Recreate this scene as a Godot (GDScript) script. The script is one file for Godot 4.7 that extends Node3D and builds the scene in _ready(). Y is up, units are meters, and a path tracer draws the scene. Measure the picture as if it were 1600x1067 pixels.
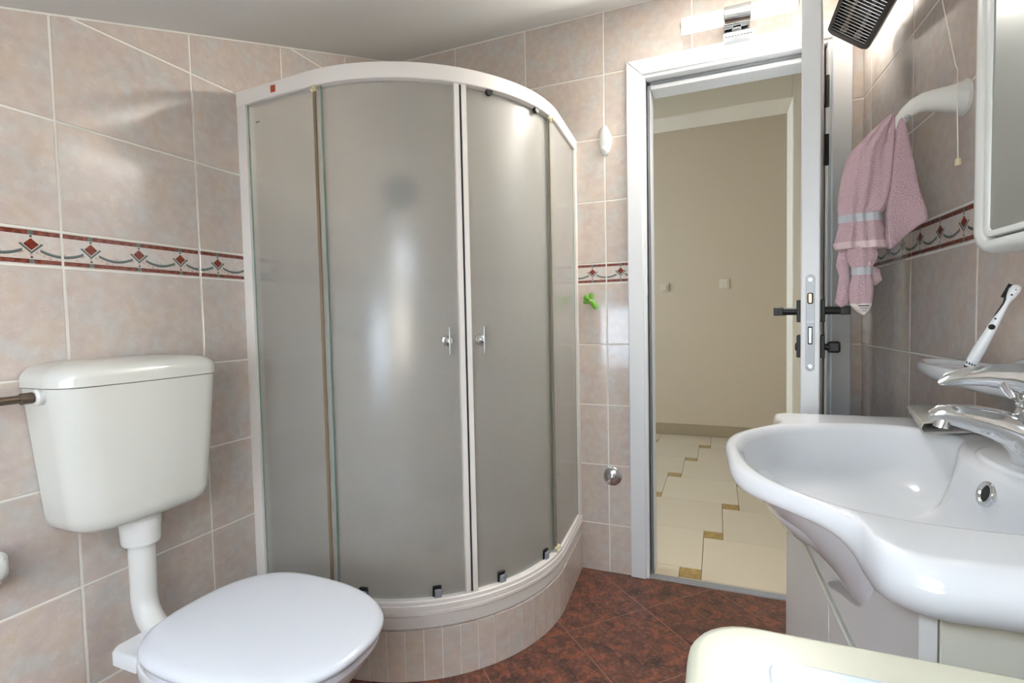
extends Node3D
# A small attic bathroom: quadrant shower, cistern and toilet on the left wall, open door to the hall, washbasin on the right wall.

const WALL_TURN := 0.035           # the right wall is a little out of square
const CEIL_HIGH := 2.277
const CEIL_SLOPE := 0.3717
const ROOM_END := 2.75

var M := {}
var tile_mats: Array = []
var floor_mats: Array = []
var hall_mats: Array = []
var inset_mat: StandardMaterial3D
var mesh_cache := {}


func _ready() -> void:
	# ---- camera
	var cam := Camera3D.new()
	cam.name = "camera"
	var yaw := 0.3858
	var pitch := -0.0435
	var roll := -0.0208
	var f := Vector3(-sin(yaw), 0, -cos(yaw))
	var r := Vector3(cos(yaw), 0, -sin(yaw))
	var u := Vector3.UP
	var f2 := f * cos(pitch) + u * sin(pitch)
	var u2 := u * cos(pitch) - f * sin(pitch)
	var r3 := r * cos(roll) + u2 * sin(roll)
	var u3 := u2 * cos(roll) - r * sin(roll)
	cam.transform = Transform3D(Basis(r3, u3, -f2), Vector3(1.3927, 1.0602, 2.0664))
	cam.fov = rad_to_deg(2.0 * atan(533.5 / 791.66))
	cam.near = 0.02
	cam.far = 60.0
	cam.current = true
	add_child(cam)
	# ---- sky and exposure
	var env := Environment.new()
	env.background_mode = Environment.BG_COLOR
	env.background_color = Color(0.84, 0.92, 1.0)
	env.background_energy_multiplier = SKY_ENERGY
	env.ambient_light_source = Environment.AMBIENT_SOURCE_DISABLED
	env.tonemap_mode = Environment.TONE_MAPPER_LINEAR
	env.tonemap_exposure = EXPOSURE
	env.sdfgi_enabled = true
	env.ssao_enabled = true
	env.ssil_enabled = true
	var we := WorldEnvironment.new()
	we.name = "world"
	we.environment = env
	add_child(we)
	# ---- the sun, through the roof window on to the wall behind the camera
	var sun := DirectionalLight3D.new()
	sun.name = "sun"
	sun.light_color = Color(1.0, 0.98, 0.955)
	sun.light_energy = SUN_ENERGY
	sun.light_angular_distance = 0.5
	sun.shadow_enabled = true
	add_child(sun)
	sun.look_at_from_position(Vector3(4, 5, 2.5), Vector3(4 - 0.10, 5 - 0.80, 2.5 + 0.60))
	# ---- the place
	make_materials()
	build_room()
	build_hall()
	build_door()
	build_shower()
	build_cistern_and_toilet()
	build_basin()
	build_right_wall_things()
	build_small_things()

const SKY_ENERGY := 15.0
const SUN_ENERGY := 38.0
const EXPOSURE := 1.05
const LAMP_ENERGY := 0.95
const LAMP_COLOR := Color(1.0, 0.98, 0.945)


# ------------------------------------------------------------------ mesh building

class Geo:
	var v := PackedVector3Array()
	var t := PackedVector2Array()
	var f := PackedInt32Array()
	var pieces := PackedInt32Array()      # first index of every closed piece

	func piece() -> void:
		pieces.append(f.size())

	func pt(p: Vector3, uv := Vector2.ZERO) -> int:
		v.append(p)
		t.append(uv)
		return v.size() - 1

	func tri(a: int, b: int, c: int) -> void:
		f.append(a); f.append(b); f.append(c)

	func quad(a: int, b: int, c: int, d: int) -> void:
		tri(a, b, c); tri(a, c, d)

	# rings of equally many points joined one to the next
	func rings(rs: Array, cap0 := true, cap1 := true, closed := true) -> void:
		piece()
		var n: int = rs[0].size()
		var base := v.size()
		for k in rs.size():
			for i in n:
				pt(rs[k][i], Vector2(float(i) / n, float(k) / maxf(1.0, rs.size() - 1)))
		for k in rs.size() - 1:
			for i in (n if closed else n - 1):
				var j := (i + 1) % n
				quad(base + k * n + i, base + k * n + j, base + (k + 1) * n + j, base + (k + 1) * n + i)
		if cap0:
			cap(rs[0], base, false)
		if cap1:
			cap(rs[rs.size() - 1], base + (rs.size() - 1) * n, true)

	func cap(ring: PackedVector3Array, base: int, up: bool) -> void:
		var c := Vector3.ZERO
		for p in ring:
			c += p
		var m := pt(c / ring.size())
		for i in ring.size():
			var j := (i + 1) % ring.size()
			if up:
				tri(base + i, base + j, m)
			else:
				tri(base + j, base + i, m)

	# box with chamfered edges
	func box(c: Vector3, s: Vector3, b := 0.002, xf := Transform3D.IDENTITY) -> void:
		var h := s / 2
		b = minf(b, minf(h.x, minf(h.y, h.z)) * 0.9)
		var rs := []
		for lv in [[-h.y, b], [-h.y + b, 0.0], [h.y - b, 0.0], [h.y, b]]:
			var ring := PackedVector3Array()
			var ix: float = h.x - lv[1]
			var iz: float = h.z - lv[1]
			for q in [[ix, iz - b], [ix - b, iz], [-ix + b, iz], [-ix, iz - b], [-ix, -iz + b], [-ix + b, -iz], [ix - b, -iz], [ix, -iz + b]]:
				ring.append(xf * (c + Vector3(q[0], lv[0], q[1])))
			rs.append(ring)
		rings(rs)

	# convex polygon in the x-y plane pushed out from z = d0 to z = d1, the edges at d1 chamfered by b
	func prism(poly: PackedVector2Array, d0: float, d1: float, b := 0.0, xf := Transform3D.IDENTITY, uvr := Rect2(0, 0, 1, 1)) -> void:
		piece()
		var n := poly.size()
		var lv := [[d0, 0.0], [d1, 0.0]] if b <= 0 else [[d0, 0.0], [d1 - b, 0.0], [d1, b]]
		var base := v.size()
		for k in lv.size():
			var pl := poly if lv[k][1] == 0.0 else inset(poly, lv[k][1])
			for p in pl:
				pt(xf * Vector3(p.x, p.y, lv[k][0]), Vector2((p.x - uvr.position.x) / uvr.size.x, 1.0 - (p.y - uvr.position.y) / uvr.size.y))
		for k in lv.size() - 1:
			for i in n:
				var j := (i + 1) % n
				quad(base + k * n + i, base + k * n + j, base + (k + 1) * n + j, base + (k + 1) * n + i)
		var top := base + (lv.size() - 1) * n
		for i in range(1, n - 1):
			tri(top, top + i, top + i + 1)
			tri(base, base + i + 1, base + i)

	static func inset(poly: PackedVector2Array, d: float) -> PackedVector2Array:
		var n := poly.size()
		var out := PackedVector2Array()
		var area := 0.0
		for i in n:
			area += poly[i].cross(poly[(i + 1) % n])
		var s := signf(area)
		for i in n:
			var a := poly[(i + n - 1) % n]
			var p := poly[i]
			var c := poly[(i + 1) % n]
			var e1 := (p - a).normalized()
			var e2 := (c - p).normalized()
			var n1 := Vector2(-e1.y, e1.x) * s
			var n2 := Vector2(-e2.y, e2.x) * s
			var m := n1 + n2
			var k := d / maxf(0.3, (1.0 + n1.dot(n2)))
			out.append(p + m * k)
		return out

	# tube along a path; radii per point (one number or a list); flat squeezes it across «side»
	func tube(path: Array, radii, segs := 12, caps := true, squeeze := 1.0, up := Vector3.UP) -> void:
		var rs := []
		var n := path.size()
		var x := Vector3.ZERO
		for k in n:
			var d: Vector3 = (path[mini(k + 1, n - 1)] - path[maxi(k - 1, 0)]).normalized()
			if k == 0:
				x = up.cross(d)
				if x.length() < 0.05:
					x = Vector3.RIGHT.cross(d)
			x = (x - d * x.dot(d)).normalized()
			var y := d.cross(x)
			var rad: float = radii[k] if radii is Array else radii
			var ring := PackedVector3Array()
			for i in segs:
				var a := TAU * i / segs
				ring.append(path[k] + x * cos(a) * rad + y * sin(a) * rad * squeeze)
			rs.append(ring)
		rings(rs, caps, caps)

	# profile of (radius, height) spun round the y axis of xf
	func lathe(profile: Array, segs := 24, xf := Transform3D.IDENTITY) -> void:
		var rs := []
		for p in profile:
			var ring := PackedVector3Array()
			for i in segs:
				var a := TAU * i / segs
				ring.append(xf * Vector3(cos(a) * maxf(p[0], 1e-5), p[1], sin(a) * maxf(p[0], 1e-5)))
			rs.append(ring)
		rings(rs)

	func ellipsoid(c: Vector3, r: Vector3, basis := Basis.IDENTITY, segs := 16) -> void:
		var prof := []
		for k in 9:
			var a := -PI / 2 + PI * k / 8
			prof.append([cos(a), sin(a)])
		lathe(prof, segs, Transform3D(basis * Basis.from_scale(r), c))

	func commit(crease := 40.0) -> ArrayMesh:
		# turn every closed piece the right way out
		if pieces.is_empty() or pieces[0] != 0:
			pieces.insert(0, 0)
		for k in pieces.size():
			var a := pieces[k]
			var b := pieces[k + 1] if k + 1 < pieces.size() else f.size()
			if b <= a:
				continue
			var c := Vector3.ZERO
			for i in range(a, b):
				c += v[f[i]]
			c /= b - a
			var vol := 0.0
			for i in range(a, b, 3):
				vol += (v[f[i]] - c).dot((v[f[i + 1]] - c).cross(v[f[i + 2]] - c))
			if vol > 0.0:
				for i in range(a, b, 3):
					var s := f[i + 1]
					f[i + 1] = f[i + 2]
					f[i + 2] = s
		var nf := f.size() / 3
		var fn := PackedVector3Array()
		fn.resize(nf)
		var at := {}
		var keys := []
		keys.resize(f.size())
		for k in nf:
			var p0 := v[f[k * 3]]
			var p1 := v[f[k * 3 + 1]]
			var p2 := v[f[k * 3 + 2]]
			fn[k] = (p2 - p0).cross(p1 - p0)
			for c in 3:
				var p := v[f[k * 3 + c]]
				var key := Vector3i(roundi(p.x * 20000), roundi(p.y * 20000), roundi(p.z * 20000))
				keys[k * 3 + c] = key
				if at.has(key):
					at[key].append(k)
				else:
					at[key] = [k]
		var lim := cos(deg_to_rad(crease))
		var vs := PackedVector3Array()
		var ns := PackedVector3Array()
		var ts := PackedVector2Array()
		for k in nf:
			var own := fn[k].normalized()
			if own == Vector3.ZERO:
				continue
			for c in 3:
				var sum := Vector3.ZERO
				for o in at[keys[k * 3 + c]]:
					if fn[o].normalized().dot(own) >= lim:
						sum += fn[o]
				vs.append(v[f[k * 3 + c]])
				ts.append(t[f[k * 3 + c]])
				ns.append(sum.normalized())
		var arr := []
		arr.resize(Mesh.ARRAY_MAX)
		arr[Mesh.ARRAY_VERTEX] = vs
		arr[Mesh.ARRAY_NORMAL] = ns
		arr[Mesh.ARRAY_TEX_UV] = ts
		var m := ArrayMesh.new()
		m.add_surface_from_arrays(Mesh.PRIMITIVE_TRIANGLES, arr)
		return m


# ------------------------------------------------------------------ nodes

func thing(called: String, label: String, category: String, group := "", at := Vector3.ZERO) -> Node3D:
	var o := Node3D.new()
	o.name = called
	o.position = at
	add_child(o, true)
	tag(o, label, category, group)
	return o


func tag(o: Node3D, label: String, category: String, group := "", kind := "") -> void:
	o.set_meta("label", label)
	o.set_meta("category", category)
	if group:
		o.set_meta("group", group)
	if kind:
		o.set_meta("kind", kind)


# called, shape, material, parent: one named mesh
func put(called: String, g, mat: Material, parent: Node3D, crease := 40.0) -> MeshInstance3D:
	var o := MeshInstance3D.new()
	o.name = called
	o.mesh = g.commit(crease) if g is Geo else g
	o.material_override = mat
	parent.add_child(o, true)
	return o


func shifted(o: Node3D, g: Geo, at: Vector3) -> Geo:
	# the shape was written in world coordinates; the thing stands at «at»
	for i in g.v.size():
		g.v[i] -= at
	return g


func struct(called: String, label: String, category: String, xf := Transform3D.IDENTITY) -> Node3D:
	var o := Node3D.new()
	o.name = called
	o.transform = xf
	add_child(o, true)
	tag(o, label, category, "", "structure")
	return o


func bx(c: Vector3, s: Vector3, b := 0.002) -> Geo:
	var g := Geo.new()
	g.box(c, s, b)
	return g


func clip(poly: PackedVector2Array, n: Vector2, d: float) -> PackedVector2Array:
	# keeps what lies where n . p <= d
	var out := PackedVector2Array()
	for i in poly.size():
		var a := poly[i]
		var b := poly[(i + 1) % poly.size()]
		var da := n.dot(a) - d
		var db := n.dot(b) - d
		if da <= 0:
			out.append(a)
		if (da < 0 and db > 0) or (da > 0 and db < 0):
			out.append(a.lerp(b, da / (da - db)))
	var clean := PackedVector2Array()
	for i in out.size():
		if out[i].distance_to(out[(i + 1) % out.size()]) > 0.0004:
			clean.append(out[i])
	return clean


func rect(x0: float, y0: float, x1: float, y1: float) -> PackedVector2Array:
	return PackedVector2Array([Vector2(x0, y0), Vector2(x1, y0), Vector2(x1, y1), Vector2(x0, y1)])


func rounded(x0: float, y0: float, x1: float, y1: float, r: float, k := 6) -> PackedVector2Array:
	var out := PackedVector2Array()
	for c in [[x1 - r, y1 - r, 0.0], [x0 + r, y1 - r, 0.5], [x0 + r, y0 + r, 1.0], [x1 - r, y0 + r, 1.5]]:
		for i in k + 1:
			var a: float = PI * (c[2] + 0.5 * i / k)
			out.append(Vector2(c[0] + cos(a) * r, c[1] + sin(a) * r))
	return out


# ------------------------------------------------------------------ materials

func mat(called: String, c: Color, rough := 0.4, metal := 0.0) -> StandardMaterial3D:
	var m := StandardMaterial3D.new()
	m.resource_name = called
	m.albedo_color = c
	m.roughness = rough
	m.metallic = metal
	M[called] = m
	return m


func noise_bytes(sd: int, freq: float, size: int, octaves := 4, kind := FastNoiseLite.TYPE_SIMPLEX_SMOOTH) -> PackedByteArray:
	var n := FastNoiseLite.new()
	n.seed = sd
	n.frequency = freq
	n.noise_type = kind
	n.fractal_octaves = octaves
	var im := n.get_seamless_image(size, size)
	im.convert(Image.FORMAT_L8)
	return im.get_data()


func tex(im: Image) -> ImageTexture:
	return ImageTexture.create_from_image(im)


func noise_tex(sd: int, freq: float, size := 256, octaves := 3) -> ImageTexture:
	return tex(Image.create_from_data(size, size, false, Image.FORMAT_L8, noise_bytes(sd, freq, size, octaves)))


func step01(a: float, b: float, x: float) -> float:
	return smoothstep(a, b, x)


func marble_image(size: int) -> Image:
	# pinkish-beige glazed tile with grey and peach clouds and thin pale scratches
	var a := noise_bytes(11, 0.010, size, 3)
	var b := noise_bytes(23, 0.012, size, 4)
	var c := noise_bytes(37, 0.035, size, 4)
	var d := noise_bytes(41, 0.016, size, 5)
	var v2 := noise_bytes(43, 0.022, size, 5)
	var base := Vector3(205, 193, 184)
	var grey := Vector3(199, 197, 193)
	var peach := Vector3(209, 190, 172)
	var pink := Vector3(201, 184, 178)
	var out := PackedByteArray()
	out.resize(size * size * 3)
	for i in size * size:
		var k := base.lerp(pink, smoothstep(120.0, 200.0, b[i]) * 0.6)
		k = k.lerp(grey, smoothstep(130.0, 190.0, a[i] * 0.72 + c[i] * 0.28) * 0.7)
		k = k.lerp(peach, smoothstep(118.0, 66.0, a[i] * 0.45 + b[i] * 0.35 + c[i] * 0.2) * 0.55)
		var vein := 1.0 - smoothstep(0.0, 5.0, absf(d[i] - 128.0))
		var crack := 1.0 - smoothstep(0.0, 2.2, absf(v2[i] - 128.0))
		k += Vector3(10, 10, 9) * vein * smoothstep(125.0, 160.0, c[i])
		k -= Vector3(16, 17, 18) * crack * smoothstep(132.0, 165.0, d[i])
		k += Vector3(11, 11, 11) * crack * smoothstep(124.0, 96.0, d[i])
		k += Vector3.ONE * (c[i] - 128.0) * 0.05
		out[i * 3] = clampi(int(k.x), 0, 255)
		out[i * 3 + 1] = clampi(int(k.y), 0, 255)
		out[i * 3 + 2] = clampi(int(k.z), 0, 255)
	return Image.create_from_data(size, size, false, Image.FORMAT_RGB8, out)


func red_image(size: int) -> Image:
	# mottled brick-red stoneware
	var a := noise_bytes(51, 0.016, size, 5)
	var b := noise_bytes(63, 0.030, size, 5)
	var c := noise_bytes(77, 0.085, size, 4)
	var d := noise_bytes(79, 0.020, size, 5)
	var out := PackedByteArray()
	out.resize(size * size * 3)
	var base := Vector3(124, 80, 66)
	var dark := Vector3(78, 54, 49)
	var bright := Vector3(166, 98, 72)
	var grey := Vector3(146, 122, 112)
	for i in size * size:
		var k := base.lerp(dark, smoothstep(122.0, 160.0, a[i] * 0.5 + b[i] * 0.3 + c[i] * 0.2))
		k = k.lerp(bright, smoothstep(128.0, 170.0, b[i] * 0.6 + d[i] * 0.4) * 0.85)
		k = k.lerp(grey, (1.0 - smoothstep(0.0, 9.0, absf(d[i] - 118.0))) * 0.35 + smoothstep(145.0, 185.0, c[i]) * 0.35)
		k += Vector3.ONE * (c[i] - 128.0) * 0.16
		out[i * 3] = clampi(int(k.x), 0, 255)
		out[i * 3 + 1] = clampi(int(k.y), 0, 255)
		out[i * 3 + 2] = clampi(int(k.z), 0, 255)
	return Image.create_from_data(size, size, false, Image.FORMAT_RGB8, out)


func border_image(marble: Image) -> Image:
	# printed border strip: two brown-red bands, three diamonds, hanging swags
	var w := 768
	var h := 188
	var im := Image.create(w, h, false, Image.FORMAT_RGB8)
	var mott := noise_bytes(91, 0.03, 256, 4)
	var ms := marble.get_width()
	var period := w / 3.0
	for y in h:
		for x in w:
			var c := marble.get_pixel((x * 2 / 3) % ms, (y * 2 / 3) % ms).lightened(0.12)
			var m := (mott[(y % 256) * 256 + x % 256] - 128.0) / 128.0
			var v := float(y) / h
			var px := fposmod(x, period) - period / 2.0      # 0 at a diamond
			var ax := absf(px) / h                              # in strip heights
			var band := (v > 0.025 and v < 0.150) or (v > 0.850 and v < 0.965)
			if band:
				var vv := (v - 0.087) / 0.062 if v < 0.5 else (v - 0.907) / 0.057
				c = Color(0.42, 0.19, 0.15).lerp(Color(0.54, 0.30, 0.24), clampf(0.5 + m, 0, 1))
				c = c.darkened(0.22 * smoothstep(0.55, 1.0, absf(vv)))
				if ax < 0.06:
					c = Color(0.33, 0.37, 0.35).lerp(Color(0.45, 0.47, 0.43), clampf(0.5 + m, 0, 1))
			else:
				var dy := absf(v - 0.42)
				var l1 := ax + dy                                 # diamond distance
				var sag := 0.45 + 0.27 * (1.0 - pow(absf(1.0 - ax / 0.6806), 2.0)) if ax > 0.20 else 0.0
				if l1 < 0.175:
					c = Color(0.52, 0.21, 0.15).lerp(Color(0.41, 0.15, 0.12), clampf(0.5 + m, 0, 1))
				elif l1 < 0.205:
					c = Color(0.83, 0.79, 0.74)
				elif l1 < 0.275 and v > 0.40:
					c = Color(0.32, 0.37, 0.36).lerp(Color(0.50, 0.54, 0.52), clampf((v - 0.4) * 1.6 - 0.2 + m * 0.3, 0, 1))
				elif ax > 0.20 and absf(v - sag) < 0.042:
					c = Color(0.27, 0.32, 0.31).lerp(Color(0.46, 0.50, 0.48), clampf(0.5 + (sag - v) * 14.0, 0, 1))
				elif Vector2(ax, v - 0.195).length() < 0.032 or Vector2(ax, v - 0.79).length() < 0.032:
					c = Color(0.36, 0.27, 0.24)
				elif v > 0.62 and m > 0.25:
					c = c.lerp(Color(0.62, 0.42, 0.36), 0.35)
			im.set_pixel(x, y, c)
	return im


func make_materials() -> void:
	var marble := marble_image(512)
	var mt := tex(marble)
	for k in 7:
		var m := mat("wall_tile_%d" % k, Color(1, 1, 1).darkened(0.012 * (k % 3)), 0.095)
		m.albedo_texture = mt
		m.uv1_triplanar = true
		m.uv1_world_triplanar = true
		m.uv1_triplanar_sharpness = 30.0
		m.uv1_scale = Vector3.ONE * (1.45 + 0.07 * (k % 3))
		m.uv1_offset = Vector3(0.37 * k, 0.23 * k + 0.1, 0.51 * k)
		tile_mats.append(m)
	var bt := mat("border_print", Color.WHITE, 0.09)
	bt.albedo_texture = tex(border_image(marble))
	var ri := tex(red_image(512))
	for k in 5:
		var m := mat("red_tile_%d" % k, Color(0.82, 0.80, 0.80).darkened(0.03 * (k % 3)), 0.42)
		m.albedo_texture = ri
		m.uv1_triplanar = true
		m.uv1_world_triplanar = true
		m.uv1_triplanar_sharpness = 30.0
		m.uv1_scale = Vector3.ONE * 1.35
		m.uv1_offset = Vector3(0.29 * k, 0.41 * k, 0.63 * k)
		floor_mats.append(m)
	var streak := noise_tex(15, 0.02, 256, 4)
	for k in 3:
		var m := mat("hall_tile_%d" % k, Color(0.79, 0.73, 0.635).darkened(0.02 * k), 0.35)
		m.heightmap_enabled = false
		m.detail_enabled = false
		hall_mats.append(m)
	inset_mat = mat("gold_inset", Color(0.70, 0.57, 0.33), 0.4)
	inset_mat.albedo_texture = tint_tex(streak, 0.75, 1.0)
	inset_mat.uv1_triplanar = true
	inset_mat.uv1_world_triplanar = true
	inset_mat.uv1_scale = Vector3.ONE * 6
	mat("grout", Color(0.91, 0.90, 0.87), 0.8)
	mat("floor_grout", Color(0.60, 0.47, 0.41), 0.9)
	mat("hall_grout", Color(0.42, 0.37, 0.30), 0.9)
	var cp := mat("ceiling_paint", Color(0.91, 0.91, 0.90), 0.9)
	cp.heightmap_enabled = true
	cp.heightmap_scale = 0.03
	cp.heightmap_texture = noise_tex(5, 0.03, 256, 3)
	cp.uv1_triplanar = true
	cp.uv1_world_triplanar = true
	cp.uv1_scale = Vector3.ONE * 2.0
	mat("plaster", Color(0.92, 0.91, 0.88), 0.9)
	mat("hall_paint", Color(0.78, 0.71, 0.61), 0.85)
	mat("hall_paint_light", Color(0.85, 0.81, 0.74), 0.85)
	mat("hall_skirting", Color(0.62, 0.55, 0.44), 0.5)
	mat("door_white", Color(0.86, 0.87, 0.88), 0.38)
	mat("jamb_cream", Color(0.78, 0.75, 0.68), 0.45)
	mat("rubber_grey", Color(0.45, 0.46, 0.48), 0.6)
	mat("guide_grey", Color(0.58, 0.60, 0.64), 0.3)
	mat("black_metal", Color(0.022, 0.022, 0.026), 0.55)
	mat("steel", Color(0.66, 0.68, 0.70), 0.36, 1.0)
	mat("plate_steel", Color(0.56, 0.58, 0.60), 0.42, 0.35)
	mat("chrome", Color(0.86, 0.87, 0.88), 0.07, 1.0)
	mat("brass", Color(0.62, 0.53, 0.42), 0.3, 1.0)
	mat("old_pipe", Color(0.42, 0.37, 0.32), 0.38, 0.8)
	mat("frame_white", Color(0.925, 0.905, 0.885), 0.32)
	mat("magnet_black", Color(0.03, 0.03, 0.035), 0.5)
	mat("seal_yellow", Color(0.50, 0.44, 0.35), 0.45)
	mat("seal_tuft", Color(0.88, 0.84, 0.70), 0.8)
	mat("glass_edge", Color(0.50, 0.60, 0.57), 0.15)
	mat("sticker_orange", Color(0.72, 0.25, 0.05), 0.4)
	mat("print_dark", Color(0.16, 0.16, 0.17), 0.5)
	var fg := mat("frosted_glass", Color(0.925, 0.92, 0.90, 0.26), 0.23)
	fg.refraction_enabled = true
	fg.refraction_scale = 0.05
	fg.heightmap_enabled = true
	fg.heightmap_scale = 0.02
	fg.heightmap_texture = noise_tex(8, 0.12, 256, 2)
	fg.uv1_triplanar = true
	fg.uv1_world_triplanar = true
	fg.uv1_scale = Vector3.ONE * 2.2
	mat("tray_white", Color(0.85, 0.83, 0.81), 0.25)
	mat("dark_plastic", Color(0.05, 0.055, 0.07), 0.3)
	var por := mat("porcelain", Color(0.84, 0.85, 0.865), 0.12)
	por.clearcoat_enabled = true
	por.clearcoat = 0.35
	por.clearcoat_roughness = 0.06
	var pl := mat("cistern_plastic", Color(0.83, 0.83, 0.805), 0.17)
	pl.clearcoat_enabled = true
	pl.clearcoat = 0.3
	pl.clearcoat_roughness = 0.08
	mat("pipe_white", Color(0.87, 0.87, 0.86), 0.25)
	mat("seat_white", Color(0.81, 0.825, 0.86), 0.14)
	mat("hole_dark", Color(0.02, 0.02, 0.02), 0.7)
	mat("cabinet_white", Color(0.83, 0.82, 0.81), 0.4)
	mat("cabinet_side", Color(0.80, 0.79, 0.74), 0.42)
	mat("cream", Color(0.735, 0.73, 0.66), 0.35)
	mat("cream_side", Color(0.88, 0.87, 0.82), 0.35)
	mat("inset_blue", Color(0.74, 0.79, 0.83), 0.3)
	mat("inset_cream", Color(0.79, 0.795, 0.755), 0.3)
	mat("mirror", Color(0.63, 0.645, 0.64), 0.30, 1.0)
	mat("mirror_frame", Color(0.86, 0.87, 0.86), 0.2)
	mat("gap_grey", Color(0.45, 0.46, 0.45), 0.6)
	mat("arm_white", Color(0.85, 0.85, 0.83), 0.28)
	mat("cord", Color(0.86, 0.84, 0.78), 0.7)
	mat("bead", Color(0.85, 0.80, 0.66), 0.45)
	mat("heater_grey", Color(0.30, 0.30, 0.29), 0.5)
	mat("heater_inside", Color(0.34, 0.30, 0.26), 0.35, 0.3)
	mat("quartz", Color(0.72, 0.66, 0.60), 0.2)
	var terry := mat("towel_pink", Color(0.735, 0.63, 0.655), 0.95)
	terry.heightmap_enabled = true
	terry.heightmap_scale = 0.22
	terry.heightmap_texture = noise_tex(31, 0.09, 256, 3)
	terry.uv1_triplanar = true
	terry.uv1_world_triplanar = true
	terry.uv1_scale = Vector3.ONE * 9.0
	terry.rim_enabled = true
	terry.rim = 0.6
	terry.rim_tint = 0.6
	mat("ribbon", Color(0.70, 0.72, 0.74), 0.35)
	mat("hem", Color(0.83, 0.75, 0.755), 0.8)
	mat("tag_paper", Color(0.86, 0.83, 0.81), 0.7)
	mat("clip_green", Color(0.40, 0.66, 0.16), 0.35)
	mat("hook_white", Color(0.86, 0.88, 0.87), 0.2)
	mat("brush_white", Color(0.90, 0.91, 0.92), 0.3)
	mat("brush_black", Color(0.03, 0.03, 0.04), 0.4)
	var cl := mat("cloth_grey", Color(0.70, 0.69, 0.66), 0.95)
	cl.heightmap_enabled = true
	cl.heightmap_scale = 0.1
	cl.heightmap_texture = M.towel_pink.heightmap_texture
	cl.uv1_triplanar = true
	cl.uv1_scale = Vector3.ONE * 8
	mat("sticker_clear", Color(0.70, 0.78, 0.83), 0.25)
	mat("sticker_teal", Color(0.16, 0.50, 0.58), 0.3)
	mat("switch_white", Color(0.80, 0.75, 0.66), 0.35)
	mat("sill_grey", Color(0.55, 0.55, 0.56), 0.6)
	var tube := mat("lamp_tube", Color(0.95, 0.95, 0.95), 0.3)
	tube.emission_enabled = true
	tube.emission = LAMP_COLOR
	tube.emission_energy_multiplier = 1.5
	var pane := mat("pane", Color(1, 1, 1, 0.05), 0.0)
	pane.transparency = BaseMaterial3D.TRANSPARENCY_ALPHA


func tint_tex(t: ImageTexture, lo: float, hi: float) -> ImageTexture:
	var im := t.get_image().duplicate()
	im.convert(Image.FORMAT_RGB8)
	var d: PackedByteArray = im.get_data()
	for i in d.size():
		d[i] = int(255.0 * lerpf(lo, hi, d[i] / 255.0))
	return tex(Image.create_from_data(im.get_width(), im.get_height(), false, Image.FORMAT_RGB8, d))


# ------------------------------------------------------------------ the room

const ROWS := [[-0.05, 0.2], [0.2, 0.45], [0.45, 0.7], [0.7, 0.95], [0.95, 1.2], [1.2, 1.282], [1.282, 1.532], [1.532, 1.782], [1.782, 2.032], [2.032, 2.282]]


func tile_wall(wall: Node3D, u0: float, pitch: float, from: float, to: float, slope: float, holes: Array, sd: int) -> void:
	# glazed wall tiles in the wall's own plane; cut at the ceiling, the floor and the wall's ends and round the holes
	var rng := RandomNumberGenerator.new()
	rng.seed = sd
	var first := int(floor((from - u0) / pitch))
	var last := int(ceil((to - u0) / pitch))
	var gap := 0.0026
	for row in ROWS:
		for k in range(first, last):
			var a: float = u0 + k * pitch
			var whole := rect(a + gap, row[0] + gap, a + pitch - gap, row[1] - gap)
			var pieces := [whole]
			for h in holes:
				var next := []
				for p in pieces:
					if a + pitch <= h[0] or a >= h[2] or row[1] <= h[1] + 0.01 or row[0] >= h[3] - 0.01:
						next.append(p)
						continue
					for q in [clip(p, Vector2(1, 0), h[0]), clip(p, Vector2(-1, 0), -h[2])]:
						next.append(q)
					var mid := clip(clip(p, Vector2(1, 0), h[2]), Vector2(-1, 0), -h[0])
					next.append(clip(mid, Vector2(0, 1), h[1]))
					next.append(clip(mid, Vector2(0, -1), -h[3]))
				pieces = next
			for p in pieces:
				p = clip(clip(p, Vector2(-1, 0), -from), Vector2(1, 0), to)
				p = clip(p, Vector2(0, -1), -0.001)
				if slope != 0.0:
					p = clip(p, Vector2(slope, 1.0), CEIL_HIGH - 0.003)
				if p.size() < 3:
					continue
				var lo := Vector2(INF, INF)
				var hi := -lo
				for q in p:
					lo = lo.min(q)
					hi = hi.max(q)
				if hi.x - lo.x < 0.008 or hi.y - lo.y < 0.006:
					continue
				var border: bool = row[0] == 1.2
				var key := ""
				var c := Vector2(a, row[0])
				if p.size() == 4 and absf(hi.x - lo.x - pitch + 2 * gap) < 1e-4 and absf(hi.y - lo.y - (row[1] - row[0]) + 2 * gap) < 1e-4:
					key = "tile %s %.4f" % [border, pitch]
				var mesh: ArrayMesh = mesh_cache.get(key)
				if mesh == null:
					var g := Geo.new()
					var q := PackedVector2Array()
					for e in p:
						q.append(e - c)
					g.prism(q, -0.008, 0.0, 0.0012, Transform3D.IDENTITY, Rect2(gap, gap, pitch - 2 * gap, row[1] - row[0] - 2 * gap))
					mesh = g.commit(20)
					if key:
						mesh_cache[key] = mesh
				var o := put("border_tile" if border else "tile", mesh, M.border_print if border else tile_mats[rng.randi() % tile_mats.size()], wall)
				o.position = Vector3(c.x, c.y, rng.randf_range(-0.0003, 0.0))


func slab(called: String, poly: PackedVector2Array, d0: float, d1: float, m: Material, parent: Node3D) -> MeshInstance3D:
	var g := Geo.new()
	g.prism(poly, d0, d1)
	return put(called, g, m, parent, 10)


func ceiling_at(z: float) -> float:
	return CEIL_HIGH - CEIL_SLOPE * z


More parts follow.
